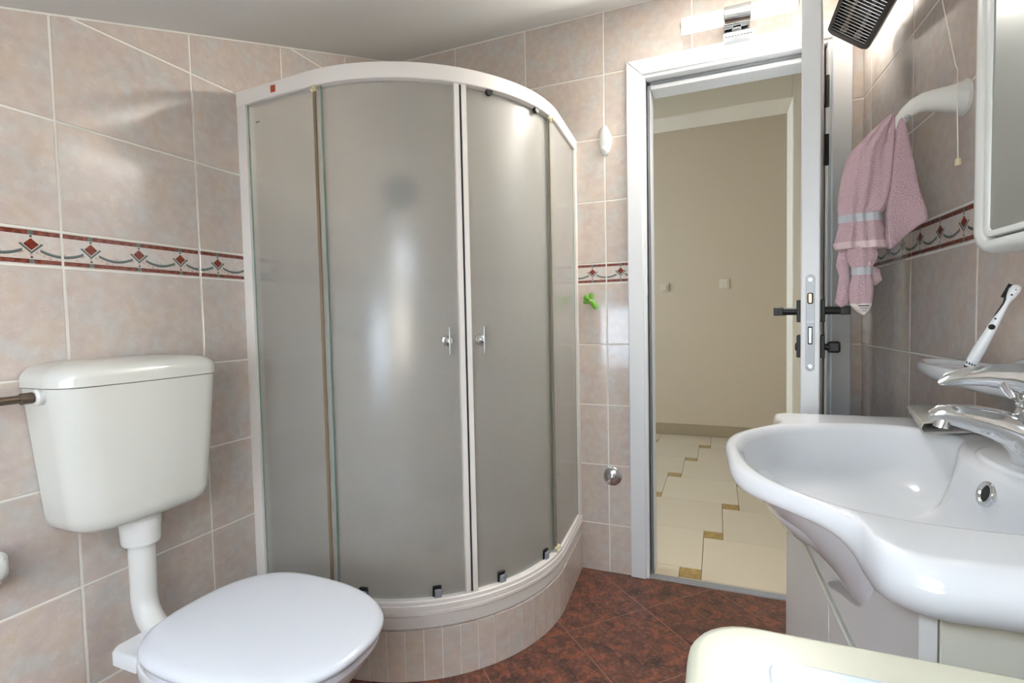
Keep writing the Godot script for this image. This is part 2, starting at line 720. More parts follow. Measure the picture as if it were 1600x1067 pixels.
func build_room() -> void:
	# left wall: u runs from the back corner's line towards the back, so u = -z
	var wl := struct("wall_left", "pink-beige marbled tile wall with a red diamond border behind the cistern", "wall", Transform3D(Basis(Vector3(0, 0, -1), Vector3.UP, Vector3.RIGHT), Vector3.ZERO))
	var e := ROOM_END
	slab("backing", PackedVector2Array([Vector2(-e - 0.1, -0.1), Vector2(0.1, -0.1), Vector2(0.1, CEIL_HIGH + 0.08), Vector2(-e - 0.1, ceiling_at(e + 0.1) + 0.04)]), -0.12, -0.0016, M.grout, wl)
	tile_wall(wl, -1.3672, 0.3335, -e, 0.0, -CEIL_SLOPE, [], 3)
	var wb := struct("wall_back", "pink-beige marbled tile wall with the shower and the doorway", "wall")
	var wb_poly := [rect(-0.1, -0.1, 1.105, 2.6), rect(1.105, 2.02, 1.79, 2.6), rect(1.79, -0.1, 2.02, 2.6)]
	for k in 3:
		slab("backing", wb_poly[k], -0.12, -0.0016, M.grout, wb)
	tile_wall(wb, 0.974, 0.3335, 0.0, 1.852, 0.0, [[1.1, -0.2, 1.795, 2.02]], 5)
	var d := Vector3(sin(WALL_TURN), 0, cos(WALL_TURN))
	var wr := struct("wall_right", "pink-beige marbled tile wall with a red diamond border behind the mirror", "wall", Transform3D(Basis(d, Vector3.UP, Vector3(-d.z, 0, d.x)), Vector3(1.852, 0, 0)))
	slab("backing", PackedVector2Array([Vector2(-0.14, -0.1), Vector2(e + 0.1, -0.1), Vector2(e + 0.1, ceiling_at(e + 0.1) + 0.04), Vector2(-0.14, CEIL_HIGH + 0.1)]), -0.12, -0.0016, M.grout, wr)
	tile_wall(wr, 0.42, 0.341, 0.0, e, CEIL_SLOPE * d.z, [], 7)
	# rear wall with the window behind the camera
	var we := struct("wall_rear", "plain white low wall under the slope with the window", "wall")
	var wx0 := 0.24
	var wx1 := 0.74
	var wy0 := 0.55
	var wy1 := 1.205
	for q in [rect(-0.12, -0.1, wx0, 1.34), rect(wx1, -0.1, 2.1, 1.34), rect(wx0, -0.1, wx1, wy0), rect(wx0, wy1, wx1, 1.34)]:
		var g := Geo.new()
		g.prism(q, ROOM_END, ROOM_END + 0.12)
		put("panel", g, M.plaster, we, 10)
	var wi := struct("window_1", "white framed low window in the rear wall", "window")
	var wz := ROOM_END + 0.06
	for q in [[wx0, wy0, wx0 + 0.05, wy1], [wx1 - 0.05, wy0, wx1, wy1], [wx0 + 0.05, wy0, wx1 - 0.05, wy0 + 0.05], [wx0 + 0.05, wy1 - 0.05, wx1 - 0.05, wy1], [wx0 + 0.05, 0.665, wx1 - 0.05, 0.70]]:
		put("frame", bx(Vector3((q[0] + q[2]) / 2, (q[1] + q[3]) / 2, wz), Vector3(q[2] - q[0], q[3] - q[1], 0.06), 0.004), M.door_white, wi)
	put("pane", bx(Vector3((wx0 + wx1) / 2, (wy0 + wy1) / 2, wz), Vector3(wx1 - wx0 - 0.09, wy1 - wy0 - 0.09, 0.004), 0.0005), M.pane, wi)
	# ceiling slab along the slope
	var ce := struct("ceiling", "smooth off-white ceiling sloping up towards the doorway wall", "ceiling")
	var g := Geo.new()
	var es := Vector3(0, -CEIL_SLOPE, 1).normalized()
	var cxf := Transform3D(Basis(Vector3.RIGHT, es, Vector3.RIGHT.cross(es)), Vector3(0, CEIL_HIGH, 0))
	var k1 := 1.0 / es.z                   # metres along the slope per metre of z
	var sx0 := 0.80
	var sx1 := 1.50
	var sz0 := 2.10 * k1
	var sz1 := 2.66 * k1
	for q in [rect(-0.13, -0.13, 2.1, sz0), rect(-0.13, sz1, 2.1, (e + 0.14) * k1), rect(-0.13, sz0, sx0, sz1), rect(sx1, sz0, 2.1, sz1)]:
		g = Geo.new()
		g.prism(q, -0.14, 0.0, 0.0, cxf)
		put("slope", g, M.ceiling_paint, ce, 10)
	var rw3 := struct("window_3", "white framed roof window in the slope behind the camera", "window")
	for q in [rect(sx0, sz0, sx0 + 0.05, sz1), rect(sx1 - 0.05, sz0, sx1, sz1), rect(sx0 + 0.05, sz0, sx1 - 0.05, sz0 + 0.05), rect(sx0 + 0.05, sz1 - 0.05, sx1 - 0.05, sz1)]:
		g = Geo.new()
		g.prism(q, -0.10, -0.04, 0.003, cxf)
		put("frame", g, M.door_white, rw3, 20)
	g = Geo.new()
	g.prism(rect(sx0 + 0.045, sz0 + 0.045, sx1 - 0.045, sz1 - 0.045), -0.072, -0.068, 0.0, cxf)
	put("pane", g, M.pane, rw3, 10)
	# bead of sealant where the tiles meet the ceiling
	var tr := struct("trim_1", "white sealant bead between wall tiles and sloping ceiling", "trim")
	for q in [[Vector3(0.001, ceiling_at(0) - 0.001, 0), Vector3(0.001, ceiling_at(e) - 0.001, e)], [Vector3(0, CEIL_HIGH - 0.001, 0.001), Vector3(1.852, CEIL_HIGH - 0.001, 0.001)], [Vector3(1.851, CEIL_HIGH - 0.001, 0), Vector3(1.851 + e * sin(WALL_TURN), ceiling_at(e) - 0.001, e)]]:
		var b := Geo.new()
		b.tube(q, 0.0032, 6)
		put("bead", b, M.grout, tr)
	# floor: red stoneware laid on the diagonal
	var fl := struct("floor", "mottled brick-red stoneware tiles laid diagonally", "floor", Transform3D(Basis(Vector3.RIGHT, Vector3(0, 0, -1), Vector3.UP), Vector3.ZERO))
	slab("screed", rect(-0.1, -e - 0.1, 2.1, 0.0), -0.12, -0.0012, M.floor_grout, fl)
	var rng := RandomNumberGenerator.new()
	rng.seed = 9
	var pit := 0.322
	var c0 := Vector2(1.146, -0.225)
	var ax := Vector2(1, 1).normalized() * pit
	var ay := Vector2(-1, 1).normalized() * pit
	for i in range(-8, 9):
		for j in range(-8, 9):
			var o: Vector2 = c0 + ax * i + ay * j
			var q := PackedVector2Array([o, o + ax, o + ax + ay, o + ay])
			q = Geo.inset(q, 0.0016)
			q = clip(clip(clip(clip(q, Vector2(-1, 0), 0.0), Vector2(1, -0.035), 1.852), Vector2(0, 1), -0.001), Vector2(0, -1), e)
			if q.size() < 3:
				continue
			var area := 0.0
			for k in q.size():
				area += q[k].cross(q[(k + 1) % q.size()])
			if absf(area) < 0.002:
				continue
			var t := Geo.new()
			t.prism(q, -0.009, 0.0, 0.0008)
			put("floor_tile", t, floor_mats[rng.randi() % floor_mats.size()], fl, 15)


func build_hall() -> void:
	# the hall beyond the doorway: near strip, an opening in its far wall, and a room end behind it
	var floor_node := struct("floor_hall", "pale cream hall floor tiles with small gold square insets", "floor", Transform3D(Basis(Vector3.RIGHT, Vector3(0, 0, -1), Vector3.UP), Vector3.ZERO))
	slab("screed", rect(-1.1, 0.0, 2.4, 2.8), -0.12, -0.0014, M.hall_grout, floor_node)
	var a := 0.4185
	var b := 0.0855
	var rng := RandomNumberGenerator.new()
	rng.seed = 4
	for i in range(-8, 9):
		for j in range(-8, 9):
			# in floor coordinates v = -z
			var o := Vector2(1.243, 0.056) + Vector2(b, a) * i + Vector2(a, -b) * j
			var small := rect(o.x, o.y, o.x + b, o.y + b)
			var big := rect(o.x + b, o.y, o.x + b + a, o.y + a)
			for q in [small, big]:
				var p: PackedVector2Array = Geo.inset(q, 0.0014)
				p = clip(clip(clip(clip(p, Vector2(-1, 0), 1.0), Vector2(1, 0), 2.3), Vector2(0, -1), -0.045), Vector2(0, 1), 2.65)
				if p.size() < 3:
					continue
				var t := Geo.new()
				t.prism(p, -0.009, 0.0, 0.001)
				if q == small:
					put("inset_tile", t, inset_mat, floor_node, 15)
				else:
					put("hall_tile", t, hall_mats[rng.randi() % 3], floor_node, 15)
	var th := struct("trim_2", "grey threshold strip between red and cream floors", "trim")
	put("strip", bx(Vector3(1.45, -0.004, -0.022), Vector3(0.68, 0.016, 0.04), 0.003), M.sill_grey, th)
	# walls
	var wf := struct("wall_hall_far", "beige painted far wall of the hall with two switches", "wall")
	put("panel", bx(Vector3(0.6, 1.3, -2.71), Vector3(3.6, 2.8, 0.12), 0.001), M.hall_paint, wf)
	var bb := struct("baseboard_hall", "beige stone skirting along the far hall wall", "baseboard")
	put("skirting", bx(Vector3(0.65, 0.05, -2.643), Vector3(3.3, 0.1, 0.014), 0.003), M.hall_skirting, bb)
	var wm := struct("wall_hall_opening", "light hall wall pierced by a wide framed opening", "wall")
	put("pier", bx(Vector3(2.04, 1.3, -1.325), Vector3(0.51, 2.8, 0.25), 0.004), M.hall_paint_light, wm)
	put("lintel", bx(Vector3(0.35, 2.49, -1.325), Vector3(2.87, 0.45, 0.25), 0.004), M.hall_paint_light, wm)
	var wr := struct("wall_hall_right", "plain light wall at the right end of the hall", "wall")
	put("panel", bx(Vector3(2.36, 1.3, -1.4), Vector3(0.12, 2.8, 2.8), 0.001), M.hall_paint_light, wr)
	var wl := struct("wall_hall_left", "plain light wall at the left end of the hall around its window", "wall")
	for q in [[0.0, 0.9, -2.75, 0.0], [2.0, 2.75, -2.75, 0.0], [0.9, 2.0, -0.4, 0.0], [0.9, 2.0, -2.75, -2.2]]:
		put("panel", bx(Vector3(-1.06, (q[0] + q[1]) / 2, (q[2] + q[3]) / 2), Vector3(0.12, q[1] - q[0], q[3] - q[2]), 0.0005), M.hall_paint_light, wl)
	var wi := struct("window_2", "white framed window at the left end of the hall", "window")
	for q in [[0.9, 0.96, -2.2, -0.4], [1.94, 2.0, -2.2, -0.4], [0.96, 1.94, -2.2, -2.14], [0.96, 1.94, -0.46, -0.4], [0.96, 1.94, -1.33, -1.27]]:
		put("frame", bx(Vector3(-1.06, (q[0] + q[1]) / 2, (q[2] + q[3]) / 2), Vector3(0.06, q[1] - q[0], q[3] - q[2]), 0.003), M.door_white, wi)
	put("pane", bx(Vector3(-1.06, 1.45, -1.3), Vector3(0.004, 1.0, 1.7), 0.0005), M.pane, wi)
	var wn := struct("wall_hall_near", "plain light back of the bathroom wall on the hall side", "wall")
	for q in [[-1.12, 0.0, 1.08, 2.75], [1.08, 2.02, 1.81, 2.75], [1.81, 0.0, 2.4, 2.75]]:
		put("panel", bx(Vector3((q[0] + q[2]) / 2, (q[1] + q[3]) / 2, -0.128), Vector3(q[2] - q[0], q[3] - q[1], 0.012), 0.0005), M.hall_paint_light, wn)
	var ce := struct("ceiling_hall", "flat off-white ceiling of the hall", "ceiling")
	put("panel", bx(Vector3(0.62, 2.76, -1.43), Vector3(3.7, 0.12, 2.9), 0.001), M.hall_paint_light, ce)
	# switches
	for k in 2:
		var c: Vector3 = [Vector3(0.957, 1.316, -2.65), Vector3(1.449, 1.327, -2.65)][k]
		var s := thing("light_switch", ["cream switch plate with ribbed rocker, left of the two on the far hall wall", "cream plain rocker switch plate, right of the two on the far hall wall"][k], "switch", "light switches on the hall wall", c)
		put("plate", bx(Vector3(0, 0, 0.005), Vector3(0.082, 0.082, 0.01), 0.003), M.switch_white, s)
		put("rocker", bx(Vector3(0, 0, 0.012), Vector3(0.05, 0.052, 0.008), 0.002), M.switch_white, s)
		if k == 0:
			put("lever", bx(Vector3(0.016, -0.004, 0.019), Vector3(0.01, 0.02, 0.012), 0.002), M.switch_white, s)


func build_door() -> void:
	# frame: casing on the bathroom side, lining through the wall, stop with a rubber seal
	var fr := struct("trim_3", "white mitred door casing and lining around the open doorway", "door frame")
	var x0 := 1.063
	var x1 := 1.818
	var y1 := 2.055
	var w := 0.06
	var t := 0.016
	for q in [[PackedVector2Array([Vector2(x0, 0.0), Vector2(x0 + w, 0.0), Vector2(x0 + w, y1 - w), Vector2(x0, y1)]), "casing"], [PackedVector2Array([Vector2(x0 + 0.0006, y1), Vector2(x0 + w, y1 - w + 0.0006), Vector2(x1 - w, y1 - w + 0.0006), Vector2(x1 - 0.0006, y1)]), "head_casing"], [PackedVector2Array([Vector2(x1 - w, 0.0), Vector2(x1, 0.0), Vector2(x1, y1), Vector2(x1 - w, y1 - w)]), "casing"]]:
		var g := Geo.new()
		g.prism(q[0], 0.0005, t, 0.003)
		put(q[1], g, M.door_white, fr, 20)
	# rebate step, then the lining
	for s in [[x0 + w - 0.004, x0 + w + 0.012], [x1 - w - 0.012, x1 - w + 0.004]]:
		put("rebate", bx(Vector3((s[0] + s[1]) / 2, 0.999, -0.018), Vector3(s[1] - s[0], 1.998, 0.048), 0.002), M.door_white, fr)
	put("head_rebate", bx(Vector3((x0 + x1) / 2, y1 - w - 0.004, -0.018), Vector3(x1 - x0 - 2 * w - 0.024, 0.016, 0.048), 0.002), M.door_white, fr)
	for s in [[x0 + w + 0.012, x0 + w + 0.026], [x1 - w - 0.026, x1 - w - 0.012]]:
		put("seal", bx(Vector3((s[0] + s[1]) / 2, 0.985, -0.036), Vector3(s[1] - s[0] - 0.002, 1.97, 0.008), 0.002), M.rubber_grey, fr)
		put("lining", bx(Vector3((s[0] + s[1]) / 2, 0.985, -0.088), Vector3(s[1] - s[0], 1.97, 0.094), 0.002), M.door_white, fr)
	put("head_lining", bx(Vector3((x0 + x1) / 2, y1 - w - 0.026, -0.088), Vector3(x1 - x0 - 2 * w - 0.054, 0.028, 0.094), 0.002), M.door_white, fr)
	put("head_seal", bx(Vector3((x0 + x1) / 2, y1 - w - 0.019, -0.036), Vector3(x1 - x0 - 2 * w - 0.054, 0.012, 0.008), 0.002), M.rubber_grey, fr)
	# filler between wall opening and lining
	for s in [[1.1, x0 + w + 0.012], [x1 - w - 0.012, 1.795]]:
		put("core", bx(Vector3((s[0] + s[1]) / 2, 0.999, -0.07), Vector3(s[1] - s[0], 1.998, 0.1), 0.001), M.door_white, fr)
	put("head_core", bx(Vector3((x0 + x1) / 2, y1 - w + 0.014, -0.07), Vector3(0.7, 0.022, 0.1), 0.001), M.door_white, fr)

	# leaf, swung open into the bathroom; local +x runs from the hinge along the leaf, +z is the face towards the hall when open
	var hinge := Vector3(1.732, 0, 0.018)
	var tip := Vector3(1.6225, 0, 0.65)
	var along := (tip - hinge).normalized()
	var len := (tip - hinge).length()
	var nrm := along.cross(Vector3.UP)                 # points to the left, away from the right wall
	var door := struct("door_1", "white flush bathroom door standing open, seen on its lock edge", "door", Transform3D(Basis(along, Vector3.UP, nrm), hinge))
	var th := 0.041
	put("leaf", bx(Vector3(len / 2, 0.995, th / 2), Vector3(len, 1.97, th), 0.0025), M.door_white, door)
	put("rebate_lip", bx(Vector3(0.006, 0.995, th / 2 - 0.004), Vector3(0.012, 1.97, th - 0.008), 0.002), M.jamb_cream, door)
	# lock plate in the edge
	var lp := Geo.new()
	var plate_xf := Transform3D(Basis(Vector3(0, 0, -1), Vector3.UP, Vector3(1, 0, 0)), Vector3(len, 1.036, th / 2))
	lp.prism(rounded(-0.0095, -0.118, 0.0095, 0.118, 0.009), -0.001, 0.0016, 0.0006, plate_xf)
	var plate := put("lock_plate", lp, M.plate_steel, door, 20)
	var g := Geo.new()
	g.prism(rounded(-0.0065, 0.047, 0.0065, 0.074, 0.004), 0.0010, 0.0019, 0.0, plate_xf)
	put("latch_opening", g, M.hole_dark, plate)
	g = Geo.new()
	g.prism(rounded(-0.004, 0.049, 0.004, 0.072, 0.002), 0.0010, 0.006, 0.001, plate_xf)
	put("latch", g, M.brass, plate)
	g = Geo.new()
	g.prism(rounded(-0.005, -0.052, 0.005, -0.008, 0.002), 0.0010, 0.0019, 0.0, plate_xf)
	put("bolt_opening", g, M.hole_dark, plate)
	g = Geo.new()
	g.prism(rounded(-0.0032, -0.049, 0.0032, -0.011, 0.001), 0.0010, 0.003, 0.0008, plate_xf)
	put("bolt", g, M.steel, plate)
	for y in [0.106, -0.106]:
		g = Geo.new()
		g.lathe([[0.0001, 0.0012], [0.0046, 0.0012], [0.0046, 0.0021], [0.0036, 0.0024], [0.0018, 0.0020], [0.0001, 0.0020]], 14, plate_xf * Transform3D(Basis(Vector3.RIGHT, Vector3(0, 0, 1), Vector3(0, -1, 0)), Vector3(0, y, 0)))
		put("screw", g, M.chrome, plate)
	var tm := TextMesh.new()
	tm.text = "MVM"
	tm.font_size = 16
	tm.pixel_size = 0.0004
	tm.depth = 0.0003
	var eng := MeshInstance3D.new()
	eng.name = "engraving"
	eng.mesh = tm
	eng.material_override = M.door_white
	eng.transform = plate_xf * Transform3D(Basis.IDENTITY, Vector3(0, 0.004, 0.0018))
	plate.add_child(eng, true)
	# handles: square roses, square levers, a turn knob inside and a cylinder outside
	for s in [1, -1]:
		var face: float = th if s > 0 else 0.0
		var lv := Geo.new()
		lv.box(Vector3(len - 0.055, 1.066, face + s * 0.005), Vector3(0.052, 0.056, 0.01), 0.0012)
		var rose := put("handle_rose", lv, M.black_metal, door)
		lv = Geo.new()
		lv.tube([Vector3(len - 0.055, 1.066, face + s * 0.008), Vector3(len - 0.055, 1.066, face + s * 0.046)], 0.0095, 16)
		put("neck", lv, M.black_metal, rose)
		lv = Geo.new()
		lv.box(Vector3(len - 0.107, 1.066, face + s * 0.052), Vector3(0.128, 0.0215, 0.0215), 0.0015)
		put("lever", lv, M.black_metal, rose)
		lv = Geo.new()
		lv.box(Vector3(len - 0.055, 0.977, face + s * 0.005), Vector3(0.052, 0.056, 0.01), 0.0012)
		var lock := put("lock_rose", lv, M.black_metal, door)
		lv = Geo.new()
		if s < 0:
			lv.tube([Vector3(len - 0.055, 0.975, face - 0.008), Vector3(len - 0.055, 0.975, face - 0.022)], 0.0085, 16)
			put("spindle", lv, M.black_metal, lock)
			lv = Geo.new()
			lv.box(Vector3(len - 0.055, 0.975, face - 0.029), Vector3(0.012, 0.028, 0.028), 0.004)
			put("turn_knob", lv, M.black_metal, lock)
		else:
			lv.lathe([[0.0001, 0.0], [0.010, 0.0], [0.010, 0.012], [0.0085, 0.014], [0.0001, 0.014]], 18, Transform3D(Basis(Vector3.RIGHT, Vector3(0, 0, 1), Vector3(0, -1, 0)), Vector3(len - 0.055, 0.975, face)))
			put("emergency_release", lv, M.black_metal, lock)
	# two black hinges on the face towards the wall
	for y in [1.815, 1.618, 0.3]:
		var h := Geo.new()
		h.tube([Vector3(0.004, y - 0.052, -0.009), Vector3(0.004, y + 0.052, -0.009)], 0.008, 12)
		var kn := put("hinge", h, M.black_metal, door)
		put("hinge_leaf", bx(Vector3(0.02, y, -0.0015), Vector3(0.03, 0.098, 0.003), 0.0008), M.rubber_grey, kn)
	# aluminium strip down the hinge side of the frame
	put("hinge_strip", bx(Vector3(1.747, 0.985, -0.005), Vector3(0.008, 1.97, 0.01), 0.002), M.jamb_cream, fr)


# ------------------------------------------------------------------ shower

const ARC_C := Vector2(0.312, 0.338)     # x, z
const ARC_R := 0.563
const LEFT_Z := 0.888                     # where the outer line meets the left wall
const BACK_X := 0.858                     # where it meets the back wall


# outer line of the quadrant; s in metres along it, o = offset towards the corner. Returns [point, outward normal]
func quad_at(s: float, o: float) -> Array:
	var a := Vector2(0.0, LEFT_Z)
	var b := ARC_C + Vector2(0, ARC_R)
	var c := ARC_C + Vector2(ARC_R, 0)
	var d := Vector2(BACK_X, 0.0)
	var l1 := a.distance_to(b)
	var l2 := ARC_R * PI / 2
	if s <= l1:
		var n := Vector2(0, 1)
		return [a.lerp(b, s / l1) - n * o, n]
	if s <= l1 + l2:
		var ang := PI / 2 - (s - l1) / ARC_R
		var n := Vector2(cos(ang), sin(ang))
		return [ARC_C + n * (ARC_R - o), n]
	var n2 := Vector2(1, 0)
	return [c.lerp(d, (s - l1 - l2) / c.distance_to(d)) - n2 * o, n2]


func quad_len() -> float:
	return Vector2(0, LEFT_Z).distance_to(ARC_C + Vector2(0, ARC_R)) + ARC_R * PI / 2 + (ARC_C + Vector2(ARC_R, 0)).distance_to(Vector2(BACK_X, 0))


func s_of(deg: float) -> float:
	return Vector2(0, LEFT_Z).distance_to(ARC_C + Vector2(0, ARC_R)) + ARC_R * deg_to_rad(90.0 - deg)


# closed profile of (offset towards the corner, height) swept along the quadrant line
func sweep_quad(profile: Array, s0: float, s1: float, steps := 0) -> Geo:
	var g := Geo.new()
	var n := steps if steps else maxi(2, int((s1 - s0) / 0.018))
	var rs := []
	for k in n + 1:
		var s := lerpf(s0, s1, float(k) / n)
		var ring := PackedVector3Array()
		for p in profile:
			var q: Array = quad_at(s, p[0])
			ring.append(Vector3(q[0].x, p[1], q[0].y))
		rs.append(ring)
	g.rings(rs)
	return g


func strip(o0: float, o1: float, y0: float, y1: float) -> Array:
	return [[o0, y0], [o0, y1], [o1, y1], [o1, y0]]


# a frame standing on the quadrant line: x along the line, y up, z outwards
func quad_frame(deg: float, o: float, y: float) -> Transform3D:
	var q := quad_at(s_of(deg), o)
	var n := Vector3(q[1].x, 0, q[1].y)
	return Transform3D(Basis(Vector3.UP.cross(n), Vector3.UP, n), Vector3(q[0].x, y, q[0].y))


func build_shower() -> void:
	var total := quad_len()
	# tiled plinth
	var base := thing("shower_plinth", "low curved plinth of narrow upright beige tiles under the shower", "plinth")
	var ring := PackedVector2Array()
	for k in 49:
		var q := quad_at(total * k / 48, 0.0014)
		ring.append(q[0])
	var g := Geo.new()
	var poly := PackedVector2Array([Vector2(0.002, 0.002)])
	poly.append_array(ring)
	g.prism(poly, 0.0, 0.150, 0.0, Transform3D(Basis(Vector3(1, 0, 0), Vector3(0, 0, 1), Vector3(0, 1, 0)), Vector3.ZERO))
	put("core", g, M.grout, base, 20)
	var rng := RandomNumberGenerator.new()
	rng.seed = 21
	var n := 28
	for k in n:
		var a := total * k / n + 0.0011
		var b := total * (k + 1) / n - 0.0011
		var t := Geo.new()
		var rs := []
		for s in [a, (a + b) / 2, b]:
			var r := PackedVector3Array()
			for p in [[0.010, 0.001], [0.0, 0.001], [0.0, 0.152], [0.001, 0.153], [0.010, 0.153]]:
				var q := quad_at(s, p[0])
				r.append(Vector3(q[0].x, p[1], q[0].y))
			rs.append(r)
		t.rings(rs)
		put("tile", t, tile_mats[rng.randi() % tile_mats.size()], base, 30)
	# tray: rim, flat lip, sunken floor and a drain
	var tray := thing("shower_tray", "off-white acrylic quadrant shower tray on the tiled plinth", "shower tray")
	g = Geo.new()
	var outline := func(o: float, y: float) -> PackedVector3Array:
		var out := PackedVector3Array()
		for k in 41:
			var q := quad_at(total * k / 40, o)
			var p: Vector2 = q[0]
			if o > 0.02:
				p = Vector2(maxf(p.x, o), maxf(p.y, o))
			out.append(Vector3(p.x, y, p.y))
		var m := maxf(0.002, o if o > 0.02 else 0.002)
		out.append(Vector3(m, y, m))
		return out
	g.rings([outline.call(0.007, 0.154), outline.call(0.003, 0.158), outline.call(0.003, 0.186), outline.call(0.007, 0.193), outline.call(0.014, 0.195), outline.call(0.055, 0.195), outline.call(0.075, 0.185), outline.call(0.10, 0.168), outline.call(0.13, 0.165)])
	put("body", g, M.tray_white, tray, 35)
	g = Geo.new()
	g.lathe([[0.045, 0.0], [0.045, 0.003], [0.03, 0.006], [0.0001, 0.006]], 20, Transform3D(Basis.IDENTITY, Vector3(0.36, 0.1655, 0.38)))
	put("drain", g, M.chrome, tray)

	# enclosure
	var enc := thing("shower_enclosure", "curved white framed corner shower with frosted glass sliding doors", "shower")
	put("top_rail", sweep_quad([[0.0, 1.745], [0.0, 1.7855], [0.0015, 1.787], [0.034, 1.787], [0.036, 1.785], [0.036, 1.745], [0.034, 1.743], [0.002, 1.743]], 0.0, total, 90), M.frame_white, enc, 30)
	put("bottom_rail", sweep_quad([[0.0, 0.197], [-0.0015, 0.199], [-0.0015, 0.2085], [0.0, 0.2095], [-0.001, 0.2105], [-0.001, 0.226], [0.0015, 0.228], [0.002, 0.238], [0.005, 0.241], [0.011, 0.2415], [0.034, 0.2415], [0.037, 0.236], [0.037, 0.197]], 0.0, total, 90), M.frame_white, enc, 25)
	# wall profiles
	put("wall_profile", sweep_quad(strip(0.0015, 0.034, 0.24, 1.744), 0.0, 0.038, 3), M.frame_white, enc, 20)
	put("wall_profile", sweep_quad(strip(0.0015, 0.034, 0.24, 1.744), total - 0.038, total, 3), M.frame_white, enc, 20)
	# fixed panes
	var y0 := 0.236
	var y1 := 1.748
	var left_end := s_of(87.6)
	var right_start := s_of(4.4)
	var p1 := put("fixed_pane", sweep_quad(strip(0.010, 0.0145, y0, y1), 0.03, left_end), M.frosted_glass, enc, 30)
	put("pane_edge", sweep_quad(strip(0.0095, 0.015, y0 + 0.004, y1 - 0.004), left_end + 0.0002, left_end + 0.0034, 2), M.glass_edge, p1, 20)
	put("pane_edge", sweep_quad(strip(0.0092, 0.0152, y0 + 0.004, y1 - 0.004), 0.0383, 0.0415, 2), M.glass_edge, p1, 20)
	var p2 := put("fixed_pane", sweep_quad(strip(0.010, 0.0145, y0, y1), right_start, total - 0.03), M.frosted_glass, enc, 30)
	put("pane_edge", sweep_quad(strip(0.0095, 0.015, y0 + 0.004, y1 - 0.004), right_start - 0.0042, right_start - 0.0002, 2), M.glass_edge, p2, 20)
	put("pane_edge", sweep_quad(strip(0.0092, 0.0152, y0 + 0.004, y1 - 0.004), total - 0.0415, total - 0.0383, 2), M.glass_edge, p2, 20)
	# yellowed seals beside the panes' free edges, with their frayed ends
	for k in 2:
		var s0: float = left_end - 0.024 if k == 0 else right_start - 0.0140
		var seal := put("seal", sweep_quad([[0.0075, y0 + 0.008], [0.006, y0 + 0.008], [0.006, y1 - 0.008], [0.0075, y1 - 0.008]] if false else strip(0.0060, 0.0096, y0 + 0.008, y1 - 0.02), s0, s0 + (0.0095 if k == 0 else 0.0070), 2), M.seal_yellow, enc, 20)
		seal.set_meta("label", "yellowed plastic seal strip")
		for y in ([1.738] if k == 0 else [1.738, 0.252]):
			g = Geo.new()
			rng.seed = 5 + k
			for m in 9:
				var q := quad_at(s0 + rng.randf_range(-0.002, 0.022), rng.randf_range(-0.001, 0.008))
				g.ellipsoid(Vector3(q[0].x, y + rng.randf_range(-0.009, 0.007), q[0].y), Vector3.ONE * rng.randf_range(0.003, 0.0065), Basis.IDENTITY, 8)
			put("seal_end", g, M.seal_tuft, seal)
	# the two sliding doors, closed against each other in the middle
	for k in 2:
		var a := s_of(88.2) if k == 0 else s_of(44.2)
		var b := s_of(46.0) if k == 0 else s_of(3.2)
		var d := put("sliding_door", sweep_quad(strip(0.0205, 0.0250, y0, y1), a, b), M.frosted_glass, enc, 30)
		var pa := s_of(46.95) if k == 0 else s_of(44.72)
		var pb := s_of(45.45) if k == 0 else s_of(43.2)
		put("door_profile", sweep_quad([[0.006, y0 + 0.004], [0.006, y1 - 0.004], [0.034, y1 - 0.004], [0.034, y0 + 0.004]], pa, pb, 3), M.frame_white, d, 20)
		if k == 0:
			put("magnet_strip", sweep_quad(strip(0.011, 0.03, y0 + 0.004, y1 - 0.004), s_of(45.45), s_of(44.74), 2), M.magnet_black, d, 20)
			put("magnet_lip", sweep_quad(strip(0.0085, 0.011, y0 + 0.004, y1 - 0.004), s_of(45.45), s_of(45.28), 2), M.gap_grey, d, 20)
		# pull: a chrome dome with an upright bar
		var xf := quad_frame(50.5 if k == 0 else 39.9, 0.0205, 1.002)
		var face := Transform3D(xf.basis * Basis(Vector3.RIGHT, Vector3(0, 0, 1), Vector3(0, -1, 0)), xf.origin)
		g = Geo.new()
		g.lathe([[0.0001, -0.001], [0.0175, -0.001], [0.0175, 0.005], [0.0165, 0.007], [0.0135, 0.008], [0.0135, 0.012], [0.0125, 0.014], [0.009, 0.019], [0.006, 0.021], [0.006, 0.030], [0.0001, 0.030]], 28, face)
		put("knob", g, M.chrome, d, 30)
		g = Geo.new()
		g.tube([xf * Vector3(0, -0.040, 0.032), xf * Vector3(0, -0.0385, 0.032), xf * Vector3(0, 0.0385, 0.032), xf * Vector3(0, 0.040, 0.032)], [0.0018, 0.0026, 0.0026, 0.0018], 12)
		put("pull_bar", g, M.steel, d)
		# guides at the bottom, rollers at the top
		for deg in ([79.0, 56.0] if k == 0 else [34.3, 12.4]):
			var c := quad_frame(deg, 0.0195, 0.2415)
			g = Geo.new()
			g.box(Vector3(0, 0.0165, 0.0015), Vector3(0.026, 0.033, 0.004), 0.001, c)
			g.box(Vector3(0, 0.031, 0.004), Vector3(0.026, 0.004, 0.008), 0.001, c)
			put("guide", g, M.dark_plastic, d)
			g = Geo.new()
			g.box(Vector3(0.003, 0.010, 0.007), Vector3(0.020, 0.026, 0.008), 0.002, c)
			put("guide_block", g, M.guide_grey, d)
